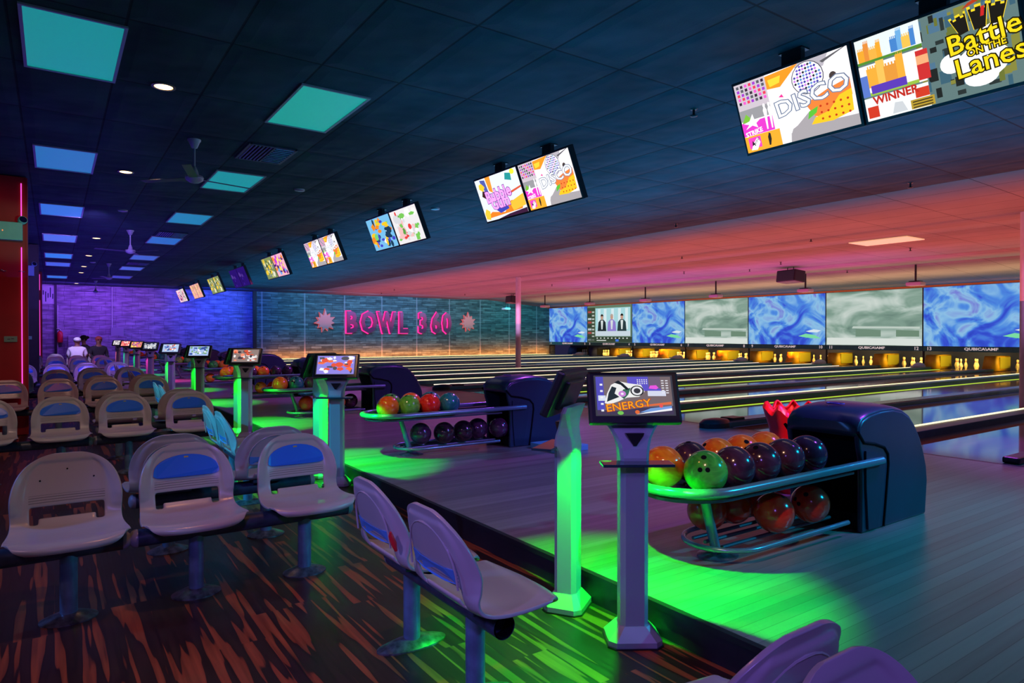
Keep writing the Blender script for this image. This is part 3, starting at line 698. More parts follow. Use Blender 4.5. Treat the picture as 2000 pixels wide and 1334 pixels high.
def beam(name_label, x0, x1, y, posts, along='X', open_end=None, group='seat beams', r=.043):
    t = thing('seat_beam', name_label, 'seat beam', ((x0+x1)/2 if along == 'X' else y, y if along == 'X' else (x0+x1)/2, 0), 0, group)
    h = (x1-x0)/2
    V = (lambda a, z: (a, 0, z)) if along == 'X' else (lambda a, z: (0, a, z))
    b_ = start(M['beam']).tube([V(-h, ZB), V(h, ZB)], r, 20, caps=True)
    bo = b_.build('beam', parent=t, smooth=True)
    for sgn in (-1, 1):
        if open_end == sgn:
            start(M['beam']).tube([V(sgn*h, ZB), V(sgn*(h+.05), ZB)], r, 20, caps=False).build('open_end', parent=bo, smooth=True)
            start(M['dark']).tube([V(sgn*(h+.001), ZB), V(sgn*(h+.052), ZB)], r-.006, 20, caps=False).build('bore', parent=bo, smooth=True)
            continue
        c_ = start(M['cap'])
        c_.tube([V(sgn*(h-.002), ZB), V(sgn*(h+.008), ZB), V(sgn*(h+.022), ZB), V(sgn*(h+.032), ZB), V(sgn*(h+.036), ZB)], r, 16, rads=[r*1.03, r*1.03, r*.9, r*.6, r*.15])
        c_.build('end_cap', parent=bo, smooth=True)
    for p in posts:
        a = p - ((x0+x1)/2)
        po = start(M['post']).tube([V(a, .01), V(a, ZB-.02)], .036, 20).build('post', parent=t, smooth=True)
        start(M['flange']).lathe([(.118, 0), (.118, .006), (.10, .014), (.06, .03), (.04, .034)], 24, V(a, 0), (1, .8) if along == 'X' else (1.35, .6)).build('floor_flange', parent=po, smooth=True)
    return t
ROWA = [.42, 3.72, 7.42, 10.65, 13.6, 16.5, 20.5, 23.0, 25.7]
XA = [-.50, .055, .585, 1.165]
ORX = {-.50: 'leftmost', .055: 'second from left', .585: 'third from left', 1.165: 'rightmost'}
rown = ['nearest', 'first full', 'second', 'third', 'fourth', 'fifth', 'sixth', 'seventh', 'eighth']
for r, y in enumerate(ROWA):
    for i, x in enumerate(XA):
        if r == 0 and i < 3: continue
        if r == 1 and i == 0: continue
        nop = (r == 1 and i == 1)
        if r == 0: lab = 'grey chair cut off at the bottom right corner, only its rounded top showing'
        elif nop: lab = 'front grey chair at lower left with bare screw holes instead of a blue plate'
        elif r == 1: lab = '%s of the three front row chairs, grey with a blue oval plate' % ('middle' if i == 2 else 'right')
        else: lab = '%s chair of the %s row facing the camera, grey with blue plate' % (ORX[x], rown[r])
        place_chair(x, y, 0, lab, 'chairs facing the camera', chair_n if nop or r == 0 else chair_p)
    if r == 0: beam('beam under the chair at the bottom right corner', .95, 1.42, y, [1.165]); continue
    rr = rown[r]
    beam('left seat beam of the %s row facing the camera, dark tube on posts' % rr, -.80 if r > 1 else -.40, .275, y, [.055] + ([-.5] if r > 1 else []))
    beam('right seat beam of the %s row facing the camera, dark tube on two posts' % rr, .335, 1.40, y, [.60, 1.155])
ROWB = [.975, 4.56, 8.3, 11.7, 14.6, 17.6, 21.4, 24.0]
for r, y in enumerate(ROWB):
    for i, x in enumerate((.585, 1.165)):
        if r == 0 and i == 0: continue
        lab = 'grey chair seen edge-on at the bottom edge, turned towards the far wall' if r == 0 else 'grey chair turned away behind the %s chair of the %s row' % (('third from left', 'rightmost')[i], rown[r])
        place_chair(x + (.05 if r == 0 else 0), y, PI, lab, 'chairs facing the far wall', chair_n if r == 0 else chair_p)
    beam('dark beam of the chairs turned away behind the %s row' % rown[r] if r else 'beam under the edge-on chair at the bottom edge', .40 if r else .95, 1.45, y, [.58, 1.16] if r else [1.16], group='seat beams of the chairs turned away')
SIDE = [2.02, 5.45, 8.80, 12.25, 15.25, 18.6]
for r, y in enumerate(SIDE):
    for i in (0, 1):
        yy = y + .52*i
        lab = ('nearer foreground chair turned to the lanes, above the open beam end' if i == 0 else 'farther foreground chair turned to the lanes, red smear on its back') if r == 0 else '%s chair of the %s pair turned to the lanes along the kerb' % (('nearer', 'farther')[i], ORD[r])
        c = place_chair(1.26, yy, PI/2, lab, 'chairs facing the lanes', chair_p)
        if r == 0 and i == 1:
            start(M['red_plastic']).tube([(-.205, .185, .50), (-.208, .196, .53), (-.200, .205, .56), (-.204, .208, .575)], .008, 8, rads=[.006, .012, .010, .004]).build('red_smear', parent=c, smooth=True)
    beam('foreground beam with an open tube end under the chairs turned to the lanes' if r == 0 else 'beam under the %s pair of chairs turned to the lanes' % ORD[r], y-.10, y+.74, 1.26, [y+.04, y+.56], along='Y', open_end=-1 if r == 0 else None, group='seat beams along the kerb')

# ------------------------------------------------------------------ scoring consoles
def art_energy(a, W, H):
    def R(c, x0, y0, x1, y1, z): a.use(E(*c)); a.poly([(x0*W, y0*H, z), (x1*W, y0*H, z), (x1*W, y1*H, z), (x0*W, y1*H, z)])
    def Pg(c, pts, z): a.use(E(*c)); a.poly([(x*W, y*H, z) for x, y in pts])
    def El(c, cx, cy, rx, ry, z, n=18): Pg(c, [(cx+rx*math.cos(2*PI*k/n), cy+ry*math.sin(2*PI*k/n)) for k in range(n)], z)
    R((120, 105, 110), 0, 0, 1, 1, .0004); R((85, 80, 190), 0, .05, .1, 1, .0006); R((95, 85, 200), .42, .62, .86, 1, .0006); R((110, 95, 120), .7, .68, .86, 1, .0008)
    R((215, 220, 240), .68, .48, .92, .62, .0010); Pg((235, 90, 225), [(.70, .68), (.72, .76), (.80, .77), (.83, .70), (.80, .66)], .0012)
    R((215, 225, 245), .02, .36, .12, .5, .001)
    Pg((70, 60, 90), [(0, 0), (1, 0), (1, .22), (.6, .18), (.3, .1), (0, .12)], .0008); Pg((225, 110, 70), [(.58, .20), (.98, .26), (.98, .33), (.6, .24)], .001)
    Pg((120, 160, 225), [(.55, .05), (.98, .12), (.98, .22), (.7, .16)], .0012); Pg((245, 245, 250), [(.5, .0), (.98, .10), (.98, .16), (.62, .05)], .0014)
    # figure on a motorbike, black with white outline
    Pg((240, 240, 240), [(.10, .30), (.14, .55), (.20, .78), (.30, .88), (.44, .82), (.60, .78), (.64, .60), (.56, .46), (.40, .44), (.28, .34), (.16, .26)], .0014)
    Pg((40, 50, 60), [(.13, .33), (.16, .56), (.21, .74), (.27, .70), (.24, .55), (.30, .46), (.22, .40)], .0016)
    Pg((60, 110, 90), [(.30, .50), (.36, .66), (.46, .70), (.42, .52), (.36, .40)], .0016)
    El((25, 30, 35), .54, .62, .09, .14, .0018); El((235, 235, 240), .54, .62, .072, .115, .0020); El((60, 60, 70), .54, .62, .045, .07, .0022)
    El((200, 130, 215), .34, .54, .05, .08, .0024); El((245, 240, 250), .34, .54, .02, .03, .0026)
    Pg((30, 35, 45), [(.24, .84), (.30, .90), (.36, .82), (.44, .66), (.40, .64), (.33, .78)], .0018)
    for i in range(6):
        for k in range(2): R((235, 235, 245), .87+k*.055, .55+i*.065, .905+k*.055, .575+i*.065, .0022)
    for i in range(5): R((240, 240, 245), .05, .08+i*.17, .085, .13+i*.17, .0022)
    for i in range(5):
        for k in range(3): R((225, 225, 240), .55+i*.03, .80+k*.05, .565+i*.03, .83+k*.05, .0016)
    El((235, 90, 90), .84, .22, .025, .05, .0024); El((230, 110, 60), .52, .06, .03, .05, .0022); El((120, 200, 90), .30, .04, .04, .05, .002)
    a.use(E(190, 50, 10)); a.text('ENERGY', .047, (.41*W, .225*H, .0026), rot=.13, off=.0020, sx=1.12)
    a.use(E(255, 170, 40)); a.text('ENERGY', .047, (.41*W, .225*H, .0030), rot=.13, off=.0002, sx=1.12)
def art_generic(a, W, H, bg, cols, seed, n=26, z0=.0004, es=1.):
    rnd = random.Random(seed)
    a.use(E(*bg, es)); a.poly([(0, 0, z0), (W, 0, z0), (W, H, z0), (0, H, z0)])
    for i in range(n):
        c = rnd.choice(cols); cx, cy = rnd.uniform(.08, .92)*W, rnd.uniform(.1, .9)*H; rx = rnd.uniform(.03, .12)*W; ry = rnd.uniform(.04, .14)*H
        k = rnd.choice((4, 5, 7, 12)); ph = rnd.uniform(0, PI)
        a.use(E(*c, es)); a.poly([(min(max(cx+rx*math.cos(ph+2*PI*j/k), 0), W), min(max(cy+ry*math.sin(ph+2*PI*j/k), 0), H), z0+.0002*(i+1)) for j in range(k)])
def console(x, y, side, label, idx, art):
    """side=-1: screen turned towards the camera end, +1: turned to the far end"""
    t = thing('scoring_console', label, 'scoring console', (x, y, 0), 0, 'scoring consoles along the kerb')
    yaw = math.radians(33)*side*-1 if False else 0
    rz = (math.radians(-33) if side < 0 else math.radians(180+33))   # local -Y is the screen side
    Rz = Matrix.Rotation(rz, 4, 'Z')
    def T(o): o.matrix_local = Rz; return o
    # base: bevelled pyramid on a plinth
    def oct_(a_, b_, c_, z): return [(-a_+c_, -b_, z), (a_-c_, -b_, z), (a_, -b_+c_, z), (a_, b_-c_, z), (a_-c_, b_, z), (-a_+c_, b_, z), (-a_, b_-c_, z), (-a_, -b_+c_, z)]
    b_ = start(M['silver']); b_.loft([oct_(.115, .095, .03, 0), oct_(.115, .095, .03, .028), oct_(.066, .060, .02, .082)]); T(b_.build('base', parent=t, flat=True))
    start(M['black']).loft([oct_(.120, .100, .03, -.0), oct_(.120, .100, .03, .006)]).build('gasket', parent=t, flat=True).matrix_local = Rz
    p_ = start(M['silver']); p_.loft([oct_(.060, .055, .020, .080), oct_(.060, .055, .020, .77)]); T(p_.build('column', parent=t, flat=True))
    # flared neck, in front view a Y with a dark triangle
    n_ = start(M['silver'])
    rings = []
    for z, hw, hd, oy in ((.768, .060, .055, 0), (.80, .062, .054, 0), (.84, .066, .046, 0), (.88, .078, .034, .005), (.92, .100, .026, .012), (.955, .128, .022, .022), (.985, .130, .02, .035)):
        rings.append([(px, py+oy, z) for px, py, _ in oct_(hw, hd, .014, z)])
    n_.loft(rings); no = T(n_.build('neck', parent=t, flat=True))
    tri_ = start(M['black']).prism([(-.040, .905), (.040, .905), (.006, .852), (-.006, .852)], -.052, -.030, 'Y'); tri_.build('neck_window', parent=no)
    # shelf
    sh = start(M['glass']).box((0, -.085, .782), (.30, .10, .012), bevel=.003); T(sh.build('shelf', parent=t))
    # head: tilted housing with display
    tilt = math.radians(24)
    H = Rz @ Matrix.Translation((0, -.035, 1.06)) @ Matrix.Rotation(PI/2-tilt, 4, 'X')   # local x right, y up, z towards viewer
    hd = start(M['black']).box((0, 0, -.022), (.395, .232, .044), bevel=.012).box((0, 0, -.05), (.26, .15, .03), bevel=.01).build('screen_housing', parent=t, smooth=False); hd.matrix_local = H
    W_, H_ = .325, .170
    a = MB(); a.use(E(70, 70, 85, .8)); a.poly([(-.008, -.006, .0002), (W_+.008, -.006, .0002), (W_+.008, H_+.006, .0002), (-.008, H_+.006, .0002)])
    art(a, W_, H_)
    d = a.build('display', parent=hd, recalc=False); d.location = (-W_/2, -H_/2+.006, .0008)
    l = start(M['white']).lathe([(.016, 0), (.016, .018), (.01, .02)], 12, (0, .02, .945)); lo = l.build('lamp_puck', parent=t, smooth=True); lo.matrix_local = Rz
    return t
KB = [2.07, 5.72, 9.05, 12.38, 15.7, 19.3, 22.6, 26.1, 29.6]
pal = [((150, 140, 235), [(255, 120, 70), (90, 85, 95), (250, 250, 255), (235, 90, 70)]),
       ((150, 130, 125), [(225, 90, 60), (245, 240, 240), (70, 60, 70), (255, 150, 120)]),
       ((170, 195, 240), [(240, 245, 255), (80, 120, 200), (120, 170, 120), (60, 80, 160)]),
       ((180, 205, 245), [(240, 245, 255), (90, 110, 190), (230, 120, 90), (60, 90, 160)]),
       ((40, 45, 80), [(225, 225, 235), (170, 180, 200), (240, 240, 240)]),
       ((245, 160, 90), [(235, 80, 200), (255, 240, 120), (120, 60, 160)]),
       ((255, 120, 120), [(255, 200, 160), (250, 240, 240), (220, 60, 80)]),
       ((235, 225, 230), [(120, 110, 130), (190, 180, 190), (90, 90, 100)])]
GLOW = [(0, 1, .02), (0, 1, .02), (0, 1, .02), (0, 1, .02), (0, 1, .02), (1, .05, .5), (0, .9, .25), (0, .9, .45), (1, .2, .45)]
PW = [17, 15, 15, 14, 14, 9, 10, 10, 8]
for k, y in enumerate(KB):
    if k == 0: artB = art_energy
    else:
        bg, cs = pal[k-1]
        artB = (lambda bg, cs, k: lambda a, W, H: art_generic(a, W, H, bg, cs, 30+k, 34))(bg, cs, k)
    artA = lambda a, W, H: art_generic(a, W, H, (120, 110, 160), [(240, 240, 245), (235, 120, 60), (60, 70, 110)], 77, 16)
    which = 'nearest' if k == 0 else ORD[k]
    console(2.065, y, -1, ('nearest scoring console, silver post, display lettered ENERGY' if k == 0 else 'camera side scoring console of the %s pair along the kerb' % which), k, artB)
    console(2.065, y+.44, 1, 'scoring console turned away in the %s pair along the kerb' % which, k, artA)
    spot('console_lamp', (2.10, y+.13, 1.0), (2.15, y+.13, .14), GLOW[k], PW[k]*12.5, 99, .3, .008)

# ------------------------------------------------------------------ ball returns
HP = [(3.90, .74), (3.905, .80), (3.95, .845), (4.04, .872), (4.18, .888), (4.33, .888), (4.45, .868), (4.55, .825), (4.63, .755), (4.70, .665), (4.755, .565), (4.795, .46), (4.81, .36), (4.785, .143)]
HB = [(3.955, .143), (3.96, .40), (3.955, .58), (3.93, .68)]
def make_return():
    t = thing('ball_return', '', 'ball return')
    ox, oz = 2.98, ZA
    hp = [(x-ox, z-oz) for x, z in HP]; hb = [(x-ox, z-oz) for x, z in HB]
    hw = .237
    # outer shell: two side walls with a gap between them closed by the top skin
    body = start(M['hood'])
    cx_, cz_ = 4.30-ox, .45-oz
    hs = [(cx_+(x-cx_)*.955, cz_+(z-cz_)*.93 if z > cz_ else z) for x, z in hp]
    for s in (-1, 1): body.prism(hs+[(x, z*.95 if z > .5 else z) for x, z in hb], s*hw, s*(hw-.035), 'Y')
    top = hp; inner = [(x+.0, z-.035) for x, z in hp]
    # skin following the top
    for (a0, a1), (b0, b1) in zip(zip(hp, hp[1:]), zip(hp, hp[1:])): pass
    ring = []
    n = len(hp)
    for i, (x, z) in enumerate(hp):
        p0 = hp[max(i-1, 0)]; p1 = hp[min(i+1, n-1)]
        tx, tz = p1[0]-p0[0], p1[1]-p0[1]; L = math.hypot(tx, tz) or 1; nx, nz = tz/L, -tx/L
        q0 = hs[i]
        def mixp(f): return (x*(1-f)+q0[0]*f, z*(1-f)+q0[1]*f)
        a1, a2 = mixp(.45), mixp(.10)
        ring.append([(q0[0], -hw, q0[1]), (a1[0], -hw+.018, a1[1]), (a2[0], -hw+.06, a2[1]), (x, -hw*.4, z+.004), (x, hw*.4, z+.004), (a2[0], hw-.06, a2[1]), (a1[0], hw-.018, a1[1]), (q0[0], hw, q0[1]), (q0[0]+nx*.03, hw-.03, q0[1]+nz*.03), (q0[0]+nx*.03, -hw+.03, q0[1]+nz*.03)])
    body.loft(ring)
    h = body.build('hood', parent=t, smooth=True)
    md = h.modifiers.new('b', 'BEVEL'); md.width = .012; md.segments = 3; md.limit_method = 'ANGLE'; md.angle_limit = math.radians(50)
    # dark interior and back plate of the mouth
    start(M['dark']).box((4.12-ox, 0, .34), (.02, 2*hw-.08, .66)).box((4.04-ox, 0, .06), (.14, 2*hw-.08, .10)).build('hood_interior', parent=h)
    for s in (-1, 1):
        g_ = start(M['dark']); pts = [(3.905, .75), (3.97, .685), (4.10, .665), (4.21, .635), (4.255, .59), (4.262, .53), (4.235, .34), (4.205, .15)]
        g_.tube([(x-ox, s*(hw+.0), z-oz) for x, z in pts], .010, 8); g_.build('hood_groove', parent=h, smooth=True)
        pn = [(3.98, .635), (4.13, .612), (4.19, .575), (4.19, .52), (4.12, .16), (4.01, .16), (3.985, .42)]
        start(M['hood2']).prism([(x-ox, z-oz) for x, z in pn], s*(hw+.001), s*(hw+.012), 'Y').build('side_panel', parent=h)
    # emblem: small ring on top of the tip
    em = start(mat('violet_emblem', (.10, .05, .35), .4) if 'emb' not in M else M['emb'])
    em.tube([(4.08-ox+.035*math.cos(a), .0+.055*math.sin(a), .878-oz+.016) for a in [2*PI*k/20 for k in range(20)]], .004, 6, closed=True)
    em.tube([(4.08-ox+.014*math.cos(a), .0+.024*math.sin(a), .878-oz+.017) for a in [2*PI*k/14 for k in range(14)]], .003, 6, closed=True)
    em.build('emblem', parent=h, smooth=True)
    # upper rail: a long U
    def U(x0, x1, hwd, z, n=14):
        r = hwd; pts = [(x1, -hwd, z)]
        pts += [(x0+r+ .0 - r*math.sin(a) if False else x0+r-r*math.cos(a-PI/2+PI/2), 0, z) for a in []]
        arc = [(x0+r*1.15 - r*1.15*math.sin(PI*k/n), -hwd*math.cos(PI*k/n), z) for k in range(n+1)]
        return [(x1, -hwd, z)] + arc + [(x1, hwd, z)]
    zr = .565-oz
    start(M['rail']).tube(U(2.43-ox, 4.14-ox, .262, zr), .024, 12).build('upper_rail', parent=t, smooth=True)
    # tray between the rails
    tr = start(M['silverdark']); tp = [(x, y) for x, y, z in U(2.45-ox, 3.85-ox, .245, 0)]
    tr.prism(tp, zr-.052, zr-.038, 'Z').build('tray', parent=t)
    tr2 = start(M['black'])
    for yy in (-.07, .07): tr2.box(((2.75+3.85)/2-ox, yy, zr-.033), (1.1, .02, .02))
    tr2.box(((2.75+3.85)/2-ox, 0, zr-.010), (1.1, .02, .03)).build('ball_runner', parent=t)
    fn = start(M['rail']).lathe([(.02, -.075), (.07, -.07), (.13, -.04), (.15, -.03)], 20, (2.62-ox, 0, zr), (1, .9)); fn.build('tip_housing', parent=t, smooth=True)
    # lower rail, flat U of smaller tube with cross bars
    zl = .205-oz+.02
    start(M['rail']).tube(U(2.76-ox, 3.84-ox, .215, zl), .014, 10).build('lower_rail', parent=t, smooth=True)
    lr = start(M['silverdark'])
    for yy in (-.09, .02, .1): lr.tube([(2.85-ox, yy, zl), (3.86-ox, yy, zl)], .011, 8)
    lr.build('lower_runner', parent=t, smooth=True)
    st = start(M['rail']).tube([(2.80-ox, 0, zr-.03), (2.86-ox, 0, .2), (2.92-ox, 0, .02)], .03, 12, flat=.8).build('strut', parent=t, smooth=True)
    start(M['flange']).lathe([(.11, 0), (.11, .008), (.06, .02), (.04, .03)], 20, (2.93-ox, 0, 0), (1.1, .9)).build('strut_foot', parent=t, smooth=True)
    return t
M['emb'] = mat('violet_emblem', (.10, .05, .35), .4)
RET = [2.30, 6.0, 9.65, 13.2, 16.8, 20.4, 24.0, 27.6, 31.0]
ret0 = make_return()
for k, y in enumerate(RET):
    lab = '%s domed ball return with two tier rack, dark blue' % ('nearest' if k == 0 else ORD[k])
    if k == 0: ret0.location = (2.98, y, ZA); ret0['label'] = lab; ret0['group'] = 'ball returns on the approach'
    else: dup(ret0, (2.98, y, ZA), 0, lab, 'ball returns on the approach')

# balls
def ballmat(name, c0, c1, sc=6, rough=.16):
    q = NT(name); n = q.n('ShaderNodeTexNoise'); n.inputs['Scale'].default_value = sc; n.inputs['Detail'].default_value = 5; n.inputs['Distortion'].default_value = 2.2
    q.l(q.coords(), n.inputs[0]); q.l(q.ramp(n.outputs[0], [(.36, c0), (.5, tuple((a+b)/2 for a, b in zip(c0, c1))), (.62, c1)]), q.b.inputs['Base Color'])
    q.b.inputs['Roughness'].default_value = rough; q.b.inputs['Coat Weight'].default_value = .5; q.b.inputs['Coat Roughness'].default_value = .1
    return q.m
BC = {'orange': ballmat('orange_ball', (.90, .13, .008), (1.0, .27, .015)), 'green': ballmat('green_ball', (.03, .30, .03), (.10, .55, .06)),
      'dark purple': ballmat('purple_ball', (.035, .012, .03), (.10, .03, .07)), 'red': ballmat('red_ball', (.78, .012, .006), (.95, .045, .015)),
      'teal': ballmat('teal_ball', (.01, .16, .14), (.03, .30, .25)), 'bright green': ballmat('lime_ball', (.08, .50, .03), (.22, .75, .06)),
      'black': ballmat('black_ball', (.01, .008, .01), (.05, .015, .03))}
BM_ = {}
def ball(x, y, z, colr, label, group):
    if colr not in BM_:
        b_ = start(BC[colr]).sphere((0, 0, 0), .108, 36, 20).use(M['dark'])
        for (px, py, r) in ((-.018, .02, .012), (.018, .02, .012), (0, -.045, .014)):
            zz_ = math.sqrt(.108**2-px*px-py*py); nrm = Vector((px, py, zz_)).normalized(); u_ = nrm.orthogonal().normalized(); v_ = nrm.cross(u_)
            b_.poly([nrm*.1084 + (u_*math.cos(2*PI*i/12)+v_*math.sin(2*PI*i/12))*r for i in range(12)])
        o = b_.build('bowling_ball', recalc=False); BM_[colr] = o.data
        for p in o.data.polygons: p.use_smooth = p.material_index == 0
    else:
        o = bpy.data.objects.new('bowling_ball', BM_[colr]); COL.objects.link(o)
    o.location = (x, y, z)
    o.rotation_euler = (random.uniform(-1.2, .2), random.uniform(-.7, .7), random.uniform(0, 6))
    return tag(o, label, 'bowling ball', group)
ZU, ZL = .642, .346
front = ['green', 'dark purple', 'dark purple', 'dark purple', 'dark purple']
back = ['dark purple', 'orange', 'orange', 'orange']
# nearest rack
g = 'balls on the nearest rack'
ball(2.60, 2.385, ZU, 'orange', 'orange bowling ball at the rounded tip of the nearest rack', g)
for i, c in enumerate(front):
    ball(2.675+.2225*i, 2.175, ZU, c, '%s ball, %s in the front line of the nearest rack' % (c, ORD[i]), g)
for i, c in enumerate(back):
    ball(2.835+.2225*i, 2.405, ZU, c, '%s ball, %s in the rear line of the nearest rack' % (c, ORD[i]), g)
for x, y, nm in ((3.27, 2.19, 'left of the two in front'), (3.62, 2.19, 'right of the two in front, beside the hood'), (3.0, 2.43, 'behind the strut'), (3.23, 2.43, 'second behind, next to the one behind the strut'), (3.46, 2.43, 'third behind')):
    ball(x, y, ZL, 'red', 'red ball on the nearest lower rail, %s' % nm, g)
racks = {1: (['orange', 'bright green', 'red', 'teal'], ['green', 'orange', 'teal'], ['dark purple', 'black', 'black', 'dark purple', 'dark purple']),
         2: (['orange', 'teal', 'dark purple', 'dark purple'], ['dark purple'], ['red', 'orange', 'orange', 'dark purple']),
         3: (['orange', 'orange', 'dark purple', 'orange', 'dark purple', 'dark purple'], ['orange', 'dark purple', 'orange'], ['green', 'orange', 'red']),
         4: (['teal', 'dark purple', 'green', 'orange'], ['orange', 'orange', 'orange'], ['orange']),
         5: (['orange', 'bright green', 'green'], ['teal', 'orange'], []),
         6: (['orange', 'teal', 'red'], ['green'], []), 7: (['red', 'orange', 'dark purple'], [], []), 8: (['orange', 'teal'], [], [])}
for k, (fr_, bk, lw) in racks.items():
    y = RET[k]; g = 'balls on the %s rack' % ORD[k]
    xo = 2.62
    for i, c in enumerate(fr_): ball(xo+.2225*i, y-.125, ZU, c, '%s ball, %s in the front line of the %s rack' % (c, ORD[i], ORD[k]), g)
    for i, c in enumerate(bk): ball(xo+.13+.2225*i, y+.105, ZU, c, '%s ball, %s in the rear line of the %s rack' % (c, ORD[i], ORD[k]), g)
    for i, c in enumerate(lw): ball(3.02+.2225*i, y-.10 if i % 3 else y-.02, ZL, c, '%s ball, %s on the lower rail of the %s rack' % (c, ORD[i], ORD[k]), g)

# red scalloped plastic bin behind the nearest rack
t = thing('plastic_bin', 'red scalloped plastic bin standing behind the nearest ball rack', 'bin', (4.62, 2.95, ZA), .5)
bn = start(M['red_plastic']); rings = []
for z, r, w_ in ((0, .14, 0), (.20, .16, 0), (.40, .18, .1), (.50, .20, .5), (.55, .225, 1), (.58, .235, 1), (.61, .22, 1), (.62, .195, 1)):
    ring_ = []
    for i in range(72):
        th = 2*PI*i/72; sc_ = .5+.5*math.cos(9*th)
        rr_ = r*(1 + .13*w_*sc_); ring_.append((rr_*math.cos(th), rr_*math.sin(th)*.8, z + (.055*sc_*w_ if z > .5 else 0)))
    rings.append(ring_)
bn.loft(rings, caps=False); bo = bn.build('bin_body', parent=t, smooth=True)
so = bo.modifiers.new('s', 'SOLIDIFY'); so.thickness = .012
rp = start(M['red_plastic']).box((.17, -.22, .30), (.10, .20, .5), R=Matrix.Rotation(.35, 3, 'X'), bevel=.03).build('side_flap', parent=t, smooth=True)
spot('red_bin_fill', (3.2, 1.2, 2.9), (4.62, 2.95, .75), (1, .10, .10), 480, 12, .3, .02)  # unseen red spot added to brighten the bin

# low pale box beside the second hood
t = start(M['palebox']).box((0, 0, .03), (.42, .44, .06), bevel=.006).build('floor_box', loc=(4.34, 5.42, ZA)); t.rotation_euler = (0, 0, 0)
tag(t, 'low pale blue box on the approach beside the second ball return', 'box')
t = start(M['black']).box((0, 0, .03), (.5, .14, .06), bevel=.02).build('foul_unit', loc=(7.5, 2.42, ZA)); tag(t, 'small black unit on the foul line at the right edge', 'foul line unit')

# ------------------------------------------------------------------ columns
def column(x, y, r, label):
    t = start(M['wallwhite']).cyl((0, 0, ZA), (0, 0, ZC-.01), r, n=24).build('round_column', loc=(x, y, 0), smooth=True); return tag(t, label, 'column')
column(13.62, 19.33, .095, 'slim round pale column rising from the lanes in the middle distance')
column(13.5, 4.22, .16, 'pale round column at the right edge of the picture')
def pillar(y, x1, m, label, led, boxm, full=True):
    t = thing('square_pillar', label, 'pillar', (x1-.35, y+.35, 0), 0)
    start(m).box((0, 0, ZC/2-.005), (.70, .70, ZC-.02)).build('shaft', parent=t)
    start(M['redwall'] if led else M['blackwall']).box((.352, -.352, ZC/2-.01), (.02, .02, ZC-.03)).build('corner_guard', parent=t)
    if led: start(M['led_pink']).tube([(.295, -.357, .35), (.295, -.357, ZC-.95)], .006, 6).tube([(.295, -.357, ZC-.62), (.295, -.357, ZC-.1)], .006, 6).build('light_tube', parent=t)
    return t
pillar(11.0, -.285, M['redwall'], 'square red lit pillar at the left edge with a pink light tube', True, None)
pillar(18.9, -.275, M['blackwall'], 'square unlit black pillar behind the red lit one', False, None)  # pillar's unlit look put into the colour as black
pillar(26.8, -.30, M['redwall'], 'far square pillar with a pink light tube, beyond the black one', True, None)
spot('violet_people', (.3, 22.5, 3.3), (.8, 25.0, .9), (.55, .40, 1.0), 520, 34, .6, .05)  # violet spot added to lift the far seated people
spot('red_pillar_fill', (-.3, 7.6, 3.2), (-.6, 11, 1.6), (1.0, .05, .03), 38, 60, .6, .05)  # red spot added without a fixture for the pillar face
spot('mint_pillar_fill', (.9, 7.6, 2.2), (-.45, 11, 2.7), (.1, 1.0, .55), 90, 14, .6, .05)  # green spot added to brighten the emergency light
def emergency(x, y, z, m, label, scale=1.):
    t = thing('emergency_light', label, 'emergency light', (x, y, z), 0, 'twin head emergency lights')
    start(m).box((0, -.045, 0), (.30, .09, .235), bevel=.008).build('casing', parent=t)
    start(emat('red_indicator', (1, .15, .03), 2.)).sphere((-.06, -.092, .0), .007, 10, 6).build('indicator', parent=t)
    for s in (-1, 1):
        h_ = start(m).lathe([(.02, -.04), (.05, -.03), (.055, .01), (.05, .02)], 16).build('lamp_head', parent=t, smooth=True)
        h_.location = (s*.15, -.06, .155); h_.rotation_euler = (math.radians(70), 0, math.radians(25*s))
        start(M['chrome']).lathe([(.045, .021), (.02, .012), (.005, .010)], 16).build('reflector', parent=h_, smooth=True)
emergency(-.475, 10.99, 2.70, M['mint'], 'mint lit twin head emergency light on the red pillar')
emergency(-.50, 18.89, 2.82, mat('blue_lit_casing', (.2, .45, .7), .5), 'bluish twin head emergency light on the black pillar')  # blue light on this casing put into its colour
for x, y, z, lab in ((-.46, 10.985, 1.28, 'small mint wall plate low on the red pillar'), (-.47, 18.885, 1.28, 'small pale wall plate on the black pillar')):
    t = thing('wall_plate', lab, 'wall plate', (x, y, z)); start(M['mint']).box((0, -.004, 0), (.14, .012, .075), bevel=.003).build('plate', parent=t)
    for s in (-.03, .0, .03): pass
    start(M['silverdark']).box((-.02, -.012, 0), (.03, .008, .01)).box((.02, -.012, .005), (.03, .008, .01)).build('switch', parent=t)
for x in (-.54, -.34):
    t = start(M['chrome']).tube([(-.03, 0, .0), (-.01, -.02, .008), (.01, -.02, -.006), (.03, 0, 0)], .005, 8).build('wall_hook', loc=(x, 10.98, 2.18), smooth=True)
    tag(t, 'small metal hook on the red pillar face, %s of two' % ('left' if x < -.4 else 'right'), 'hook', 'hooks on the red pillar')

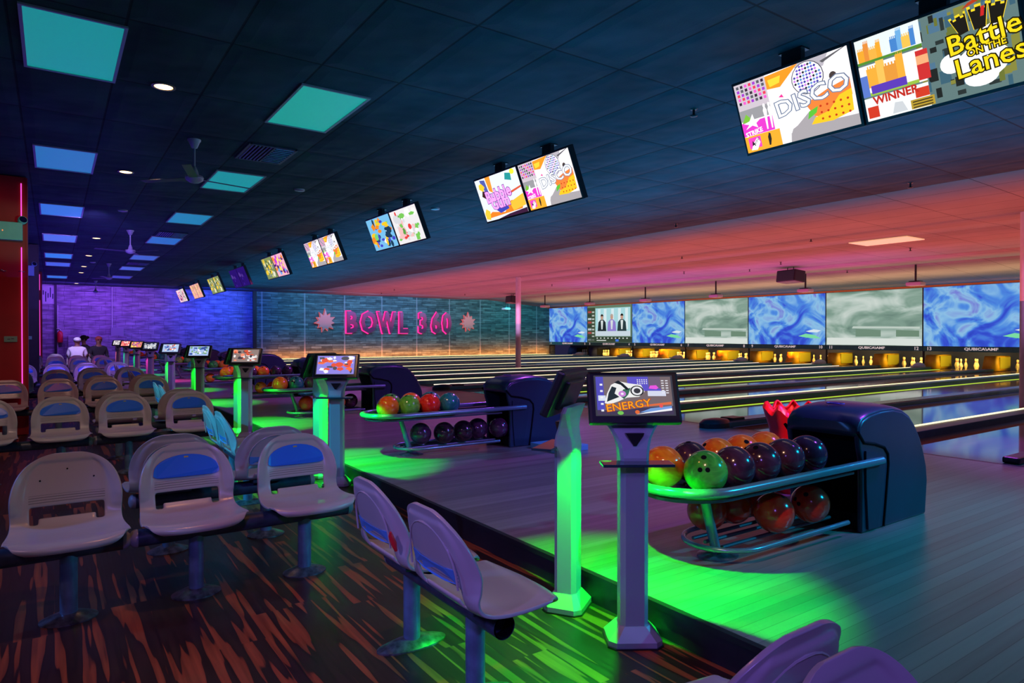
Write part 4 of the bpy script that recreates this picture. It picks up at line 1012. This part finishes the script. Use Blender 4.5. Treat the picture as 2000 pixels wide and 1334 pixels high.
# ------------------------------------------------------------------ ceiling fittings
tro = {}
def troffer(x, y, col, es, label):
    t = thing('ceiling_panel_light', label, 'ceiling light', (x, y, ZC), 0, 'rectangular ceiling panel lights')
    f = start(M['silver'])
    for (cx, cy, dx, dy) in ((-.297, 0, .022, 1.21), (.297, 0, .022, 1.21), (0, -.594, .572, .022), (0, .594, .572, .022)): f.box((cx, cy, -.008), (dx, dy, .014))
    f.build('frame', parent=t)
    m = mat('diffuser', (.12, .3, .35), .35, emit=col, es=es)
    start(m).box((0, 0, -.004), (.572, 1.166, .006)).build('diffuser', parent=t)
cl = [srgb(10, 172, 168), srgb(30, 135, 195), srgb(40, 130, 225), srgb(75, 125, 235), srgb(20, 140, 235), srgb(60, 110, 230), srgb(20, 130, 225)]
for k, yy in enumerate([5.88, 9.68, 13.6, 17.45, 21.3, 23.8, 28.9]):
    troffer(.13, yy, cl[k], .55+.1*(k > 1), 'glowing %s ceiling panel in the left column, %s from the camera' % ('turquoise' if k < 1 else 'blue', ORD[k]))
cr = [srgb(20, 178, 160), srgb(10, 168, 175), srgb(20, 150, 200), srgb(30, 120, 210), srgb(60, 110, 215), srgb(70, 110, 225), srgb(50, 70, 190)]
for k, yy in enumerate([6.22, 9.75, 13.25, 16.6, 20.5, 24.0, 27.7]):
    troffer(2.04, yy, cr[k], .6, 'glowing %s ceiling panel in the right column, %s from the camera' % ('turquoise' if k < 2 else 'blue', ORD[k]))
for k, yy in enumerate([6.36, 9.93, 17.0, 20.8, 24.1, 26.5, 32.0]):
    t = thing('recessed_downlight', 'warm recessed ceiling downlight, %s from the camera' % ORD[k], 'ceiling light', (.785, yy, ZC), 0, 'warm recessed downlights')
    start(M['trimring']).lathe([(.095, -.002), (.095, -.010), (.075, -.012), (.070, -.004)], 24).build('trim_ring', parent=t, smooth=True)
    start(M['warm']).lathe([(.070, -.003), (.069, -.008), (.03, -.010)], 20).build('lamp', parent=t)
    if k in (0, 1, 2, 3): spot('downlight', (.785, yy, ZC-.03), (.785, yy, 0), (1.0, .42, .12), 14, 110, .8, .05)
spot('downlight', (.785, 2.8, ZC-.03), (.6, 2.6, 0), (1.0, .36, .12), 60, 95, .8, .05)
def fan(x, y, label, a0):
    t = thing('ceiling_fan', label, 'ceiling fan', (x, y, ZC), 0, 'ceiling fans')
    start(M['silver']).lathe([(.012, -.10), (.03, -.09), (.055, -.03), (.068, -.012), (.068, 0)], 20).build('canopy', parent=t, smooth=True)
    start(M['silver']).cyl((0, 0, -.30), (0, 0, -.05), .011, n=10).build('rod', parent=t, smooth=True)
    start(M['silver']).lathe([(.01, -.475), (.05, -.465), (.085, -.44), (.095, -.415), (.085, -.395), (.045, -.385), (.035, -.34), (.02, -.30), (.012, -.29)], 24).build('motor', parent=t, smooth=True)
    for i in range(3):
        a = a0+i*2*PI/3; R = Matrix.Rotation(a, 3, 'Z') @ Matrix.Rotation(.12, 3, 'X')
        start(M['silverdark']).box(R @ Vector((.36, 0, 0))+Vector((0, 0, -.425)), (.55, .085, .004), R=R).build('blade', parent=t)
for k, (x, y) in enumerate(((1.27, 7.9), (1.29, 15.4), (1.36, 22.8), (1.36, 30.2))): fan(x, y, 'chrome ceiling fan with three dark blades, %s from the camera' % ORD[k], .25+k)
def vent(x, y, label):
    t = thing('air_vent', label, 'vent', (x, y, ZC), 0, 'square ceiling air vents')
    start(M['dark']).box((0, 0, -.003), (.5, .7, .004)).build('backing', parent=t)
    f = start(M['beam'])
    for (cx, cy, dx, dy) in ((-.25, 0, .03, .74), (.25, 0, .03, .74), (0, -.355, .5, .03), (0, .355, .5, .03), (0.02, 0, .02, .7)): f.box((cx, cy, -.010), (dx, dy, .016))
    f.build('frame', parent=t)
    sl = start(M['post'])
    for i in range(6): sl.box((-.215+i*.04, 0, -.012), (.014, .68, .012), R=Matrix.Rotation(.5, 3, 'Y'))
    for i in range(9): sl.box((.135, -.30+i*.075, -.012), (.2, .02, .012), R=Matrix.Rotation(.5, 3, 'X'))
    sl.build('slats', parent=t)
vent(2.05, 8.02, 'dark slatted ceiling vent near the camera'); vent(2.05, 15.5, 'dark slatted ceiling vent, middle of the three'); vent(2.05, 22.3, 'dark slatted ceiling vent farthest away')
for k, (x, y) in enumerate(((.98, 13.0), (.95, 22.6), (2.956, 9.71), (5.255, 9.86))):
    t = start(M['cap']).lathe([(.075, 0), (.07, -.02), (.03, -.03)], 16).build('smoke_detector', loc=(x, y, ZC), smooth=True)
    tag(t, 'round pale detector on the dark ceiling, %s' % ['left of the first fans', 'far left, beyond the middle fan', 'between the second right panel and the monitors', 'right of the third monitor pair'][k], 'detector', 'ceiling detectors')
SPR = [[4.957, 4.176], [9.812, 4.467], [9.727, 8.618], [13.455, 15.36], [13.425, 8.122], [16.836, 7.659], [13.601, 11.839], [16.963, 14.677], [16.799, 18.045], [16.686, 21.306], [18.017, 12.954], [17.025, 11.212], [12.514, 27.348], [13.02, 29.912], [16.912, 28.622], [21.0, 11.462]]
sp0 = None
for k, (x, y) in enumerate(SPR):
    lab = 'sprinkler head on the %s ceiling, %s nearest of its kind' % ('dark' if x < 10.2 else 'pink', (ORD+['eleventh', 'twelfth', 'thirteenth', 'fourteenth', 'fifteenth', 'sixteenth'])[sorted(SPR, key=lambda p: math.hypot(*p)).index([x, y])])
    if sp0 is None:
        sp0 = thing('sprinkler_head', lab, 'sprinkler', (x, y, ZC), 0, 'ceiling sprinkler heads')
        start(M['black']).lathe([(.035, 0), (.03, -.008), (.012, -.012), (.012, -.06)], 10).build('stem', parent=sp0, smooth=True)
        start(M['black']).lathe([(.035, -.062), (.035, -.068), (.01, -.074)], 10).build('deflector', parent=sp0)
    else: dup(sp0, (x, y, ZC-(.03 if x > 10.2 else 0)), 0, lab, 'ceiling sprinkler heads')
# pale lens in the pink ceiling
t = start(mat('pale_lens', (.8, .7, .5), .5, emit=(1, .72, .38), es=.42)).box((0, 0, 0), (.8, 1.25, .02)).build('ceiling_lens', loc=(15.25, 7.45, ZC-.02)); tag(t, 'pale rectangular light lens in the pink ceiling', 'ceiling light')
# projectors
for k, (y) in enumerate((9.4, 12.9, 16.6, 20.3, 23.9, 27.4, 31.0)):
    x = 21.0
    t = thing('ceiling_projector', 'pale projector on a black drop pole under the pink ceiling, %s from the right' % ORD[k], 'projector', (x, y, ZC-.02), 0, 'ceiling projectors above the lanes')
    start(M['black']).cyl((0, 0, -.50), (0, 0, .0), .03, n=8).build('drop_pole', parent=t, smooth=True)
    start(M['black']).box((0, 0, -.49), (.22, .30, .02)).build('bracket', parent=t)
    start(M['projector']).box((0, 0, -.57), (.34, .42, .11), bevel=.03).box((.18, .08, -.57), (.05, .12, .08), bevel=.01).build('projector_body', parent=t)
# loudspeakers
def speaker(x, y, label, s=1.):
    t = thing('loudspeaker', label, 'loudspeaker', (x, y, ZC-.02), math.radians(-12), 'hanging loudspeakers')
    start(M['black']).box((0, 0, -.30), (.42, .74, .36), R=Matrix.Rotation(.12, 3, 'Y'), bevel=.03).build('cabinet', parent=t)
    start(M['grille']).box((-.215, 0, -.275), (.012, .68, .30), R=Matrix.Rotation(.12, 3, 'Y'), bevel=.004).build('grille', parent=t)
    start(M['black']).cyl((0, -.12, -.14), (0, -.12, 0), .012, n=8).cyl((0, .12, -.14), (0, .12, 0), .012, n=8).box((0, 0, -.005), (.1, .4, .01)).build('bracket', parent=t)
speaker(18.5, 11.85, 'black wedge loudspeaker hanging from the pink ceiling'); speaker(18.8, 27.2, 'far black loudspeaker beside the slim column')

# ------------------------------------------------------------------ overhead monitors
TOPX, BOTX, TZ, BZ = 4.46, 4.675, 3.325, 2.785
MT = math.hypot(BOTX-TOPX, TZ-BZ); MWD = .955
def art_disco(a, W, H):
    def Pg(c, pts, z, es=1.25): a.use(E(*c, es)); a.poly([(x*W, y*H, z) for x, y in pts])
    def R(c, x0, y0, x1, y1, z, es=1.25): Pg(c, [(x0, y0), (x1, y0), (x1, y1), (x0, y1)], z, es)
    def El(c, cx, cy, rx, ry, z, n=20, es=1.25): Pg(c, [(cx+rx*math.cos(2*PI*k/n), cy+ry*math.sin(2*PI*k/n)) for k in range(n)], z, es)
    R((245, 240, 245), 0, 0, 1, 1, .001)
    Pg((250, 150, 40), [(.30, .98), (.30, .80), (.42, .78), (.60, 1.0)], .002); Pg((250, 210, 60), [(.32, .92), (.33, .82), (.42, .84), (.44, .93)], .0025)
    Pg((180, 175, 185), [(.55, 1), (.85, 1), (.80, .86), (.62, .86)], .0015)
    Pg((165, 160, 165), [(.42, 0), (1, 0), (1, .14), (.72, .16), (.62, .34), (.5, .2), (.44, .16)], .002)
    Pg((245, 130, 60), [(.60, .45), (.66, .26), (.80, .18), (.98, .40), (.98, .62), (.80, .56)], .0025)
    Pg((250, 195, 40), [(.62, .16), (.80, .14), (.97, .20), (.98, .48), (.88, .44), (.78, .28), (.66, .24)], .003)
    for i in range(5):
        for k in range(3): El((190, 60, 30), .72+i*.055, .20+k*.085, .010, .016, .0035, 8)
    Pg((90, 190, 60), [(.62, .34), (.60, .24), (.68, .30), (.70, .38)], .004)
    Pg((235, 60, 150), [(.36, .62), (.42, .68), (.46, .52), (.52, .42), (.40, .46)], .003)
    Pg((250, 250, 252), [(.30, .46), (.36, .66), (.50, .60), (.56, .42), (.50, .30), (.44, .12), (.36, .16)], .0032)
    # score table
    R((200, 190, 200), 0, .60, .30, 1, .002)
    for i in range(7):
        for k in range(5): R([(60, 40, 60), (235, 90, 200), (230, 60, 90), (160, 60, 200), (90, 90, 100)][(i+k) % 5], .02+i*.04, .70+k*.058, .045+i*.04, .74+k*.058, .003)
    R((150, 150, 155), 0, .46, .30, .62, .003)
    R((225, 60, 200), 0, .24, .30, .44, .0035); Pg((120, 190, 60), [(0, .42), (.06, .56), (.12, .44)], .0034)
    Pg((250, 250, 250), [(.02, .43), (.08, .45), (.12, .54), (.13, .45), (.20, .46), (.14, .40), (.15, .33), (.10, .38), (.03, .34), (.07, .40)], .004)
    for dx in (.03, .075): Pg((252, 250, 252), [(.20+dx, .27), (.212+dx, .27), (.222+dx, .44), (.232+dx, .54), (.22+dx, .58), (.225+dx, .62), (.21+dx, .64), (.20+dx, .61), (.205+dx, .58), (.195+dx, .54), (.20+dx, .44)], .0045)
    R((245, 170, 50), 0, 0, .34, .235, .0035); R((235, 70, 190), .03, .05, .15, .21, .004); Pg((40, 40, 40), [(.22, .04), (.235, .04), (.25, .12), (.25, .20), (.235, .22), (.22, .16)], .0045)
    Pg((250, 250, 250), [(.04, .03), (.10, .02), (.14, .12), (.12, .20), (.07, .12)], .0044)
    # mirror ball
    El((70, 70, 85), .66, .78, .135, .215, .004); El((245, 245, 250), .66, .78, .128, .205, .0045)
    for i in range(-4, 5):
        for k in range(-4, 5):
            x, y = i*.027, k*.042
            if (x/.118)**2+(y/.19)**2 < 1:
                c = [(60, 60, 160), (35, 35, 50), (110, 90, 200), (200, 120, 220), (90, 140, 200)][(i*3+k*7) % 5]
                El(c, .66+x*(1-.15*abs(y/.2)), .78+y, .0125, .0195, .0055, 4)
    El((70, 60, 60), .86, .70, .03, .055, .004, 10); Pg((90, 90, 95), [(.78, .93), (.97, 1), (.99, 1), (.80, .90)], .004)
    tz = .0075
    a.use(E(120, 135, 165, 1.)); a.text('DISCO', .165, (.66*W, .53*H, tz), rot=.12, off=.008, sx=1.2)
    a.use(E(250, 252, 255, 1.4)); a.text('DISCO', .165, (.66*W, .53*H, tz+.001), rot=.12, off=.001, sx=1.2)
    a.use(E(252, 252, 252, 1.3)); a.text('STRIKE', .050, (.105*W, .275*H, tz), rot=.12, off=.0015)
    a.use(E(40, 30, 40)); a.text('4', .06, (.075*W, .11*H, tz), rot=.5, off=.001); a.use(E(60, 50, 60)); a.text('PINS', .03, (.115*W, .15*H, tz), rot=.9)
def castle_bits(a, W, H, x0, y0, s, z, cols, es=1.2):
    for i, (dx, w_, h_) in enumerate(((0, .10, .20), (.10, .08, .30), (.17, .12, .18), (.29, .07, .26))):
        a.use(E(*cols[i % len(cols)], es))
        X0, X1 = (x0+dx*s)*W, (x0+(dx+w_)*s)*W; Y0, Y1 = y0*H, (y0+h_*s*1.6)*H
        pts = [(X0, Y0), (X1, Y0), (X1, Y1)]
        n = 4
        for k in range(n): 
            xa = X1-(X1-X0)*(k+.0)/n; xb = X1-(X1-X0)*(k+.5)/n; xc = X1-(X1-X0)*(k+1)/n
            pts += [(xa, Y1+.03*H), (xb, Y1+.03*H), (xb, Y1), (xc, Y1)]
        a.poly([(x, y, z+.0003*i) for x, y in pts])
def art_castle(a, W, H):
    def Pg(c, pts, z, es=1.2):
        k_ = 1.30 if (max(p[0] for p in pts) <= .361 and z >= .004) else 1.
        a.use(E(*c, es)); a.poly([(x*W*k_, y*H, z) for x, y in pts])
    def R(c, x0, y0, x1, y1, z, es=1.2): Pg(c, [(x0, y0), (x1, y0), (x1, y1), (x0, y1)], z, es)
    def El(c, cx, cy, rx, ry, z, n=18, es=1.2): Pg(c, [(cx+rx*math.cos(2*PI*k/n), cy+ry*math.sin(2*PI*k/n)) for k in range(n)], z, es)
    R((95, 120, 120), 0, 0, 1, 1, .001)
    rnd = random.Random(5)
    for i in range(90):   # stone towers of the background
        x = rnd.uniform(.40, .96); y = rnd.uniform(.0, .95); w_ = rnd.uniform(.02, .07); h_ = rnd.uniform(.04, .16)
        R([(120, 130, 60), (70, 110, 130), (50, 60, 60), (90, 130, 160), (150, 150, 70), (40, 45, 45)][i % 6], x, y, min(x+w_, .99), min(y+h_, .99), .0012+.00003*i, .9)
    R((225, 235, 235), 0, .70, .34, 1, .004)
    castle_bits(a, W, H, .01, .72, .46, .0045, [(235, 165, 50), (225, 140, 60), (235, 175, 70)]); castle_bits(a, W, H, .24, .74, .46, .0048, [(70, 130, 200), (110, 170, 220), (240, 190, 80)])
    R((80, 140, 50), 0, .70, .34, .73, .0055)
    R((240, 240, 235), 0, .30, .34, .68, .004); castle_bits(a, W, H, .05, .40, .72, .0046, [(240, 170, 60), (245, 190, 90), (225, 150, 60)]); R((90, 60, 180), .05, .32, .24, .42, .006); R((150, 190, 70), .0, .30, .30, .34, .0058)
    R((200, 50, 50), .30, .32, .36, .66, .0062); R((235, 170, 120), .30, .50, .36, .60, .0064); R((90, 120, 200), 0, .30, .04, .56, .006)
    R((235, 238, 238), 0, 0, .34, .28, .004); R((205, 60, 40), .27, .13, .34, .24, .0045); R((205, 60, 40), .01, .03, .07, .17, .0045); R((180, 150, 50), .24, .01, .36, .12, .0047)
    for i in range(3): R((50, 45, 30), .25, .02+i*.033, .35, .033+i*.033, .005)
    Pg((200, 205, 210), [(.14, .02), (.22, .02), (.20, .14), (.16, .15)], .0045)
    El((245, 248, 248), .78, .33, .15, .20, .005); El((245, 248, 248), .60, .40, .07, .11, .0052); El((245, 248, 248), .76, .17, .10, .10, .0052); El((250, 250, 250), .86, .60, .08, .10, .0053)
    # emblem of three dark turrets with yellow outlines
    for cx, rot, sc in ((.70, .35, .8), (.79, .0, .9), (.88, -.25, .85)):
        pts = [(-.035, 0), (.035, 0), (.06, .17), (.045, .17), (.045, .145), (.02, .145), (.02, .17), (-.015, .17), (-.015, .145), (-.04, .145), (-.04, .17), (-.06, .17)]
        for (c_, k_, z_) in (((250, 215, 40), 1.12, .006), ((30, 28, 25), 1., .0065)):
            Pg(c_, [(cx + (px*math.cos(rot)-py*math.sin(rot)*.6)*sc*k_, .68 + (py*1.5*math.cos(rot)+px*math.sin(rot))*sc*k_) for px, py in pts], z_+.0002*sc)
    Pg((180, 60, 30), [(.70, .93), (.80, .97), (.78, 1.0), (.74, .98)], .0072); Pg((200, 40, 40), [(.80, .80), (.82, .80), (.83, .90), (.81, .90)], .0074)
    for body, x, y, s_, of in (('Battle', .80, .60, .165, .003), ('ON THE', .81, .462, .055, .0015), ('Lanes', .82, .325, .165, .003)):
        a.use(E(35, 30, 10)); a.text(body, s_, (x*W, y*H, .0085), rot=.07, off=of+.006)
        a.use(E(250, 215, 30, 1.2)); a.text(body, s_, (x*W, y*H, .0095), rot=.07, off=of*.5)
    a.use(E(205, 50, 40)); a.text('WINNER', .072, (.22*W, .235*H, .006), rot=.03, off=.0025)
def art_gum(a, W, H):
    def Pg(c, pts, z, es=1.25): a.use(E(*c, es)); a.poly([(x*W, y*H, z) for x, y in pts])
    def El(c, cx, cy, rx, ry, z, n=18, es=1.25): Pg(c, [(cx+rx*math.cos(2*PI*k/n), cy+ry*math.sin(2*PI*k/n)) for k in range(n)], z, es)
    Pg((225, 235, 245), [(0, 0), (1, 0), (1, 1), (0, 1)], .001); Pg((240, 150, 50), [(.28, .68), (.36, .62), (.38, 1), (.26, 1)], .002); Pg((80, 90, 170), [(.14, .76), (.26, .62), (.24, .95), (.12, .98)], .002)
    Pg((255, 200, 50), [(.06, .78), (.14, .70), (.20, .80), (.14, .9), (.07, .88)], .003); Pg((60, 30, 30), [(.08, .60), (.16, .52), (.20, .70), (.12, .72)], .003)
    Pg((40, 150, 150), [(.70, .82), (.84, .76), (.86, .92), (.74, .96)], .002); El((240, 240, 60), .9, .94, .05, .06, .003)
    Pg((215, 90, 60), [(.60, .50), (1, .60), (1, .56), (.62, .45)], .002)
    Pg((245, 130, 40), [(0, .06), (.9, .1), (1, .3), (.7, .34), (.5, .12), (.2, .2)], .002); Pg((245, 190, 60), [(.66, .30), (1, .42), (1, .16), (.7, .1)], .003); Pg((60, 30, 60), [(.3, 0), (1, 0), (1, .1), (.6, .06)], .003)
    Pg((250, 200, 60), [(.02, .06), (.12, .02), (.16, .22), (.08, .30), (.02, .2)], .004); Pg((60, 70, 180), [(.3, .24), (.6, .30), (.62, .18), (.4, .12)], .0035)
    for body, y in (('Bubble', .55), ('Gum', .36)):
        a.use(E(120, 50, 160, 1.1)); a.text(body, .2, (.46*W, y*H, .005), rot=.05, off=.014); a.use(E(250, 165, 250, 1.25)); a.text(body, .2, (.46*W, y*H, .006), rot=.05, off=.006)
def gen(bg, cols, seed, n=40, es=1.1): return lambda a, W, H: art_generic(a, W, H, bg, cols, seed, n, .001, es)
fruit = gen((235, 232, 235), [(230, 60, 60), (120, 200, 90), (255, 255, 250), (90, 160, 70), (240, 190, 190), (215, 215, 220)], 3, 44)
parr = gen((120, 190, 235), [(255, 200, 40), (70, 70, 200), (240, 140, 40), (245, 245, 255), (30, 60, 90), (120, 210, 120)], 4, 44)
yard = gen((130, 145, 90), [(210, 215, 150), (240, 200, 60), (80, 95, 60), (225, 225, 200), (120, 130, 140)], 5, 50)
gumlike = gen((240, 180, 200), [(200, 60, 220), (250, 140, 50), (110, 170, 240), (250, 230, 90), (90, 40, 120)], 6, 44)
night = gen((45, 20, 120), [(30, 15, 90), (60, 30, 150), (255, 180, 40), (35, 15, 100), (90, 60, 160)], 8, 12, .9)
pinky = gen((235, 170, 160), [(240, 200, 150), (245, 120, 170), (230, 190, 120), (200, 150, 110)], 9, 40)
table = gen((245, 200, 225), [(230, 60, 110), (250, 235, 240), (60, 40, 90), (200, 90, 160)], 10, 40)
tablew = gen((225, 215, 215), [(60, 60, 70), (245, 150, 200), (200, 190, 190), (240, 120, 160)], 12, 36)
GROUPS = [(3.385, (art_disco, art_castle), ('colourful picture lettered DISCO and STRIKE', 'castle picture lettered Battle on the Lanes')),
          (7.34, (art_gum, art_disco), ('picture lettered Bubble Gum', 'DISCO picture, right one of the second pair')),
          (10.95, (parr, fruit), ('blue and yellow cartoon picture', 'pale fruit picture')),
          (14.42, (art_disco, art_disco), ('DISCO picture, left one of the fourth pair', 'DISCO picture, right one of the fourth pair')),
          (18.02, (yard, gumlike), ('green and yellow picture', 'pink and orange picture')),
          (21.85, (night, night), ('dark violet picture, left one of the sixth pair', 'dark violet picture, right one of the sixth pair')),
          (25.4, (yard, yard), ('greenish picture, left one of the seventh pair', 'greenish picture, right one of the seventh pair')),
          (29.06, (pinky, pinky), ('salmon picture, left one of the eighth pair', 'salmon picture, right one of the eighth pair')),
          (32.6, (table, tablew), ('pink score picture, left one of the farthest pair', 'pale score picture, right one of the farthest pair'))]
for gi, (yl, arts, labs) in enumerate(GROUPS):
    for s in (0, 1):
        wide = 1.0
        y_left = yl - s*(MWD+.012)
        t = thing('overhead_monitor', 'black framed ceiling monitor showing a %s' % labs[s], 'monitor', (TOPX, y_left-MWD/2, TZ), 0, 'overhead monitors')
        # local frame: x to the viewer's right (-Y), y up along the tilted face, z out of the face
        X_ = Vector((0, -1, 0)); Y_ = Vector((TOPX-BOTX, 0, TZ-BZ)).normalized(); Z_ = X_.cross(Y_)
        if Z_.x > 0: Z_ = -Z_
        Rm = Matrix((X_, Y_, Z_)).transposed().to_4x4()
        fr_ = MB().use(M['black']).box((0, -MT/2, -.035), (MWD, MT, .07), bevel=.008); f = fr_.build('bezel', parent=t); f.matrix_local = Rm
        a = MB(); Wd, Hd = MWD-.04, MT-.045
        arts[s](a, Wd, Hd)
        d = a.build('display', parent=f, recalc=False); d.location = (-Wd/2, -MT+.024, .0005)
        start(M['black']).box((.10, 0, .03), (.05, .16, .2)).box((.11, 0, .12), (.10, .19, .01)).build('ceiling_bracket', parent=t)

# ------------------------------------------------------------------ far left wall
t = thing('fire_extinguisher', 'red fire extinguisher hanging on the far wall', 'fire extinguisher', (.24, 33.28, 1.05))
start(M['red_plastic']).lathe([(.02, 0), (.095, .01), (.1, .05), (.1, .38), (.07, .45), (.03, .48)], 18).build('cylinder', parent=t, smooth=True)
start(M['chrome']).cyl((0, 0, .47), (0, 0, .56), .025, n=10).box((-.04, -.02, .57), (.14, .03, .03)).build('valve', parent=t)
start(M['black']).tube([(-.03, 0, .55), (-.13, -.02, .5), (-.14, -.02, .3), (-.12, -.02, .15)], .012, 8).build('hose', parent=t, smooth=True)
t = thing('junction_box', 'grey electrical box with a conduit rising to the ceiling', 'electrical box', (2.28, 33.3, 1.5))
start(M['cabinet']).box((0, 0, 0), (.48, .2, .38), bevel=.01).build('box', parent=t); start(M['white']).cyl((-.18, .04, .19), (-.18, .04, 1.94), .022, n=10).build('conduit', parent=t, smooth=True)
t = start(M['block']).box((0, 0, 0), (2.1, .5, 1.34), bevel=.01).build('low_partition', loc=(1.56, 33.12, .67)); tag(t, 'low boxed partition against the far wall behind the seated people', 'partition')
t = start(M['white']).cyl((0, 0, 0), (0, 0, 2.6), .02, n=8).build('wall_conduit', loc=(.16, 33.33, .0), smooth=True); tag(t, 'thin pale conduit beside the dark strip on the far wall', 'conduit')
t = thing('wall_poster', 'pale poster with dark vertical shapes high on the far wall at left', 'poster', (-.2, 33.36, 3.02)); start(M['white']).box((0, 0, 0), (.52, .02, .76)).build('board', parent=t)
a = start(M['jeans'])
for i in range(6):
    a.box((-.2+.08*i, -.012, .1*math.sin(i*2)), (.035, .006, .3+.12*math.cos(i*3)))
a.build('shapes', parent=t)

# ------------------------------------------------------------------ people at the far end
def person(loc, rz, label, shirt, hair_kind, lean=.15, s=1.):
    t = thing('person', label, 'person', loc, rz)
    # skin-modifier body: seated, facing local -Y
    V = []; Ed = []; Rd = []
    def add(p, r, par=None):
        V.append((p[0]*s, p[1]*s, p[2]*s)); Rd.append(r*s)
        if par is not None: Ed.append((par, len(V)-1))
        return len(V)-1
    pel = add((0, 0, .52), .15)
    ch = add((0, -.03-lean*.5, .72), .145, pel); sh = add((0, -.06-lean, .93), .15, ch); nk = add((0, -.08-lean, 1.03), .06, sh)
    hd0 = add((0, -.09-lean, 1.10), .075, nk); hd1 = add((0, -.10-lean, 1.19), .095, hd0); hd2 = add((0, -.09-lean, 1.255), .08, hd1)
    fingers = []
    for sx in (-1, 1):
        a = add((sx*.19, -.05-lean, .93), .068, sh); b_ = add((sx*.25, -.06-lean, .72), .052, a); c = add((sx*.20, -.26-lean, .60), .04, b_); d = add((sx*.14, -.36-lean, .60), .03, c)
        palm = add((sx*.12, -.41-lean, .60), .032, d); fingers.append((sx, (sx*.12, -.41-lean, .60)))
        h = add((sx*.10, -.08, .50), .095, pel); k = add((sx*.13, -.44, .50), .07, h); an = add((sx*.13, -.42, .10), .045, k); ft = add((sx*.13, -.56, .045), .04, an)
    me = bpy.data.meshes.new('body'); me.from_pydata(V, Ed, []); o = bpy.data.objects.new('body', me); COL.objects.link(o); o.parent = t
    sk = o.modifiers.new('sk', 'SKIN'); 
    for v, r in zip(me.skin_vertices[0].data, Rd): v.radius = (r, r*.86)
    me.skin_vertices[0].data[0].use_root = True
    ss = o.modifiers.new('ss', 'SUBSURF'); ss.levels = 2; ss.render_levels = 2
    me.materials.append(M['skin'])
    dg = bpy.context.evaluated_depsgraph_get(); ev = o.evaluated_get(dg); m2 = bpy.data.meshes.new_from_object(ev)
    o.modifiers.clear(); o.data = m2; m2.materials.clear(); m2.materials.append(M['skin'])
    for p in m2.polygons: p.use_smooth = True
    # clothing: offset copies of the torso and legs
    def cloth(name, m, test, off):
        bm = bmesh.new(); bm.from_mesh(m2); bm.normal_update()
        rem = [f for f in bm.faces if not test(f.calc_center_median()/s)]
        bmesh.ops.delete(bm, geom=rem, context='FACES')
        for v in bm.verts: v.co += v.normal*off
        mc = bpy.data.meshes.new(name); bm.to_mesh(mc); bm.free(); mc.materials.clear(); mc.materials.append(m)
        oc = bpy.data.objects.new(name, mc); COL.objects.link(oc); oc.parent = t
        so = oc.modifiers.new('s', 'SOLIDIFY'); so.thickness = .006; return oc
    cloth('shirt', shirt, lambda c: .5 < c.z < 1.0 and c.y > -.34-lean and (abs(c.x) < .25 or c.z > .76) and not (c.y < -.16 and c.z < .58), .014)
    cloth('trousers', M['jeans'], lambda c: c.z < .60 and c.z > .10 and not (c.z > .54 and c.y < -.2), .010)
    sh_ = start(M['blackcloth'])
    for sx in (-1, 1): sh_.sphere((sx*.13*s, -.50*s, .05*s), .06*s, 14, 8, (.8, 1.9, .75))
    sh_.build('shoes', parent=t, smooth=True)
    hc = (0, (-.10-lean)*s, 1.20*s)
    # face: eyes, nose, mouth, ears
    fc = start(M['skin']).sphere((0, hc[1]-.092*s, 1.175*s), .016*s, 8, 6, (.8, 1, 1.4))
    for sx in (-1, 1): fc.sphere((sx*.088*s, hc[1], 1.18*s), .022*s, 8, 6, (.5, .8, 1.2))
    fc.build('nose_and_ears', parent=t, smooth=True)
    ey = start(M['dark'])
    for sx in (-1, 1): ey.sphere((sx*.034*s, hc[1]-.082*s, 1.205*s), .011*s, 8, 6)
    ey.box((0, hc[1]-.084*s, 1.135*s), (.045*s, .01*s, .008*s)); ey.build('eyes_and_mouth', parent=t)
    # fingers and thumb
    fg = start(M['skin'])
    for sx, pp in fingers:
        for i in range(4):
            x = pp[0]+sx*(-.028+.018*i); L = (.05, .06, .055, .045)[i]
            fg.tube([(x*s, (pp[1]-.02)*s, pp[2]*s), (x*s, (pp[1]-.02-L*.6)*s, (pp[2]-.004)*s), (x*s, (pp[1]-.02-L)*s, (pp[2]-.025)*s)], .0085*s, 8)
        fg.tube([((pp[0]-sx*.03)*s, (pp[1]+.01)*s, pp[2]*s), ((pp[0]-sx*.055)*s, (pp[1]-.02)*s, (pp[2]-.005)*s), ((pp[0]-sx*.06)*s, (pp[1]-.045)*s, (pp[2]-.01)*s)], .009*s, 8)
    fg.build('fingers', parent=t, smooth=True)
    if hair_kind == 'white_cap':
        c = start(M['shirt']).sphere((0, hc[1], 1.235*s), .108*s, 20, 12, (.95, 1.08, .72)); c.lathe([(.11*s, 0), (.15*s, -.008*s), (.15*s, -.014*s), (.10*s, -.01*s)], 20, (-.02, hc[1]+.02, 1.225*s), (.62, 1.0)); c.build('cap', parent=t, smooth=True)
    elif hair_kind == 'dark_bun':
        start(M['blackcloth']).sphere((0, hc[1]+.015, 1.225*s), .112*s, 20, 12, (.95, 1.0, .95)).sphere((0, hc[1]+.13*s, 1.25*s), .05*s, 12, 8).build('hair', parent=t, smooth=True)
    else:
        start(M['redhair']).sphere((0, hc[1]+.014, 1.23*s), .106*s, 20, 12, (.95, .95, .85)).build('hair', parent=t, smooth=True)
    return t
person((.60, 24.6, 0), PI-.1, 'person in a white T-shirt and white cap sitting with their back to the camera', M['shirt'], 'white_cap', .12, .98)
person((.98, 26.6, 0), PI+1.9, 'person with dark tied hair in dark clothes sitting in profile', M['blackcloth'], 'dark_bun', .05, 1.02)
person((1.18, 25.1, 0), .25, 'person with short red hair in a black top sitting facing the camera', M['blackcloth'], 'red', .0, 1.0)
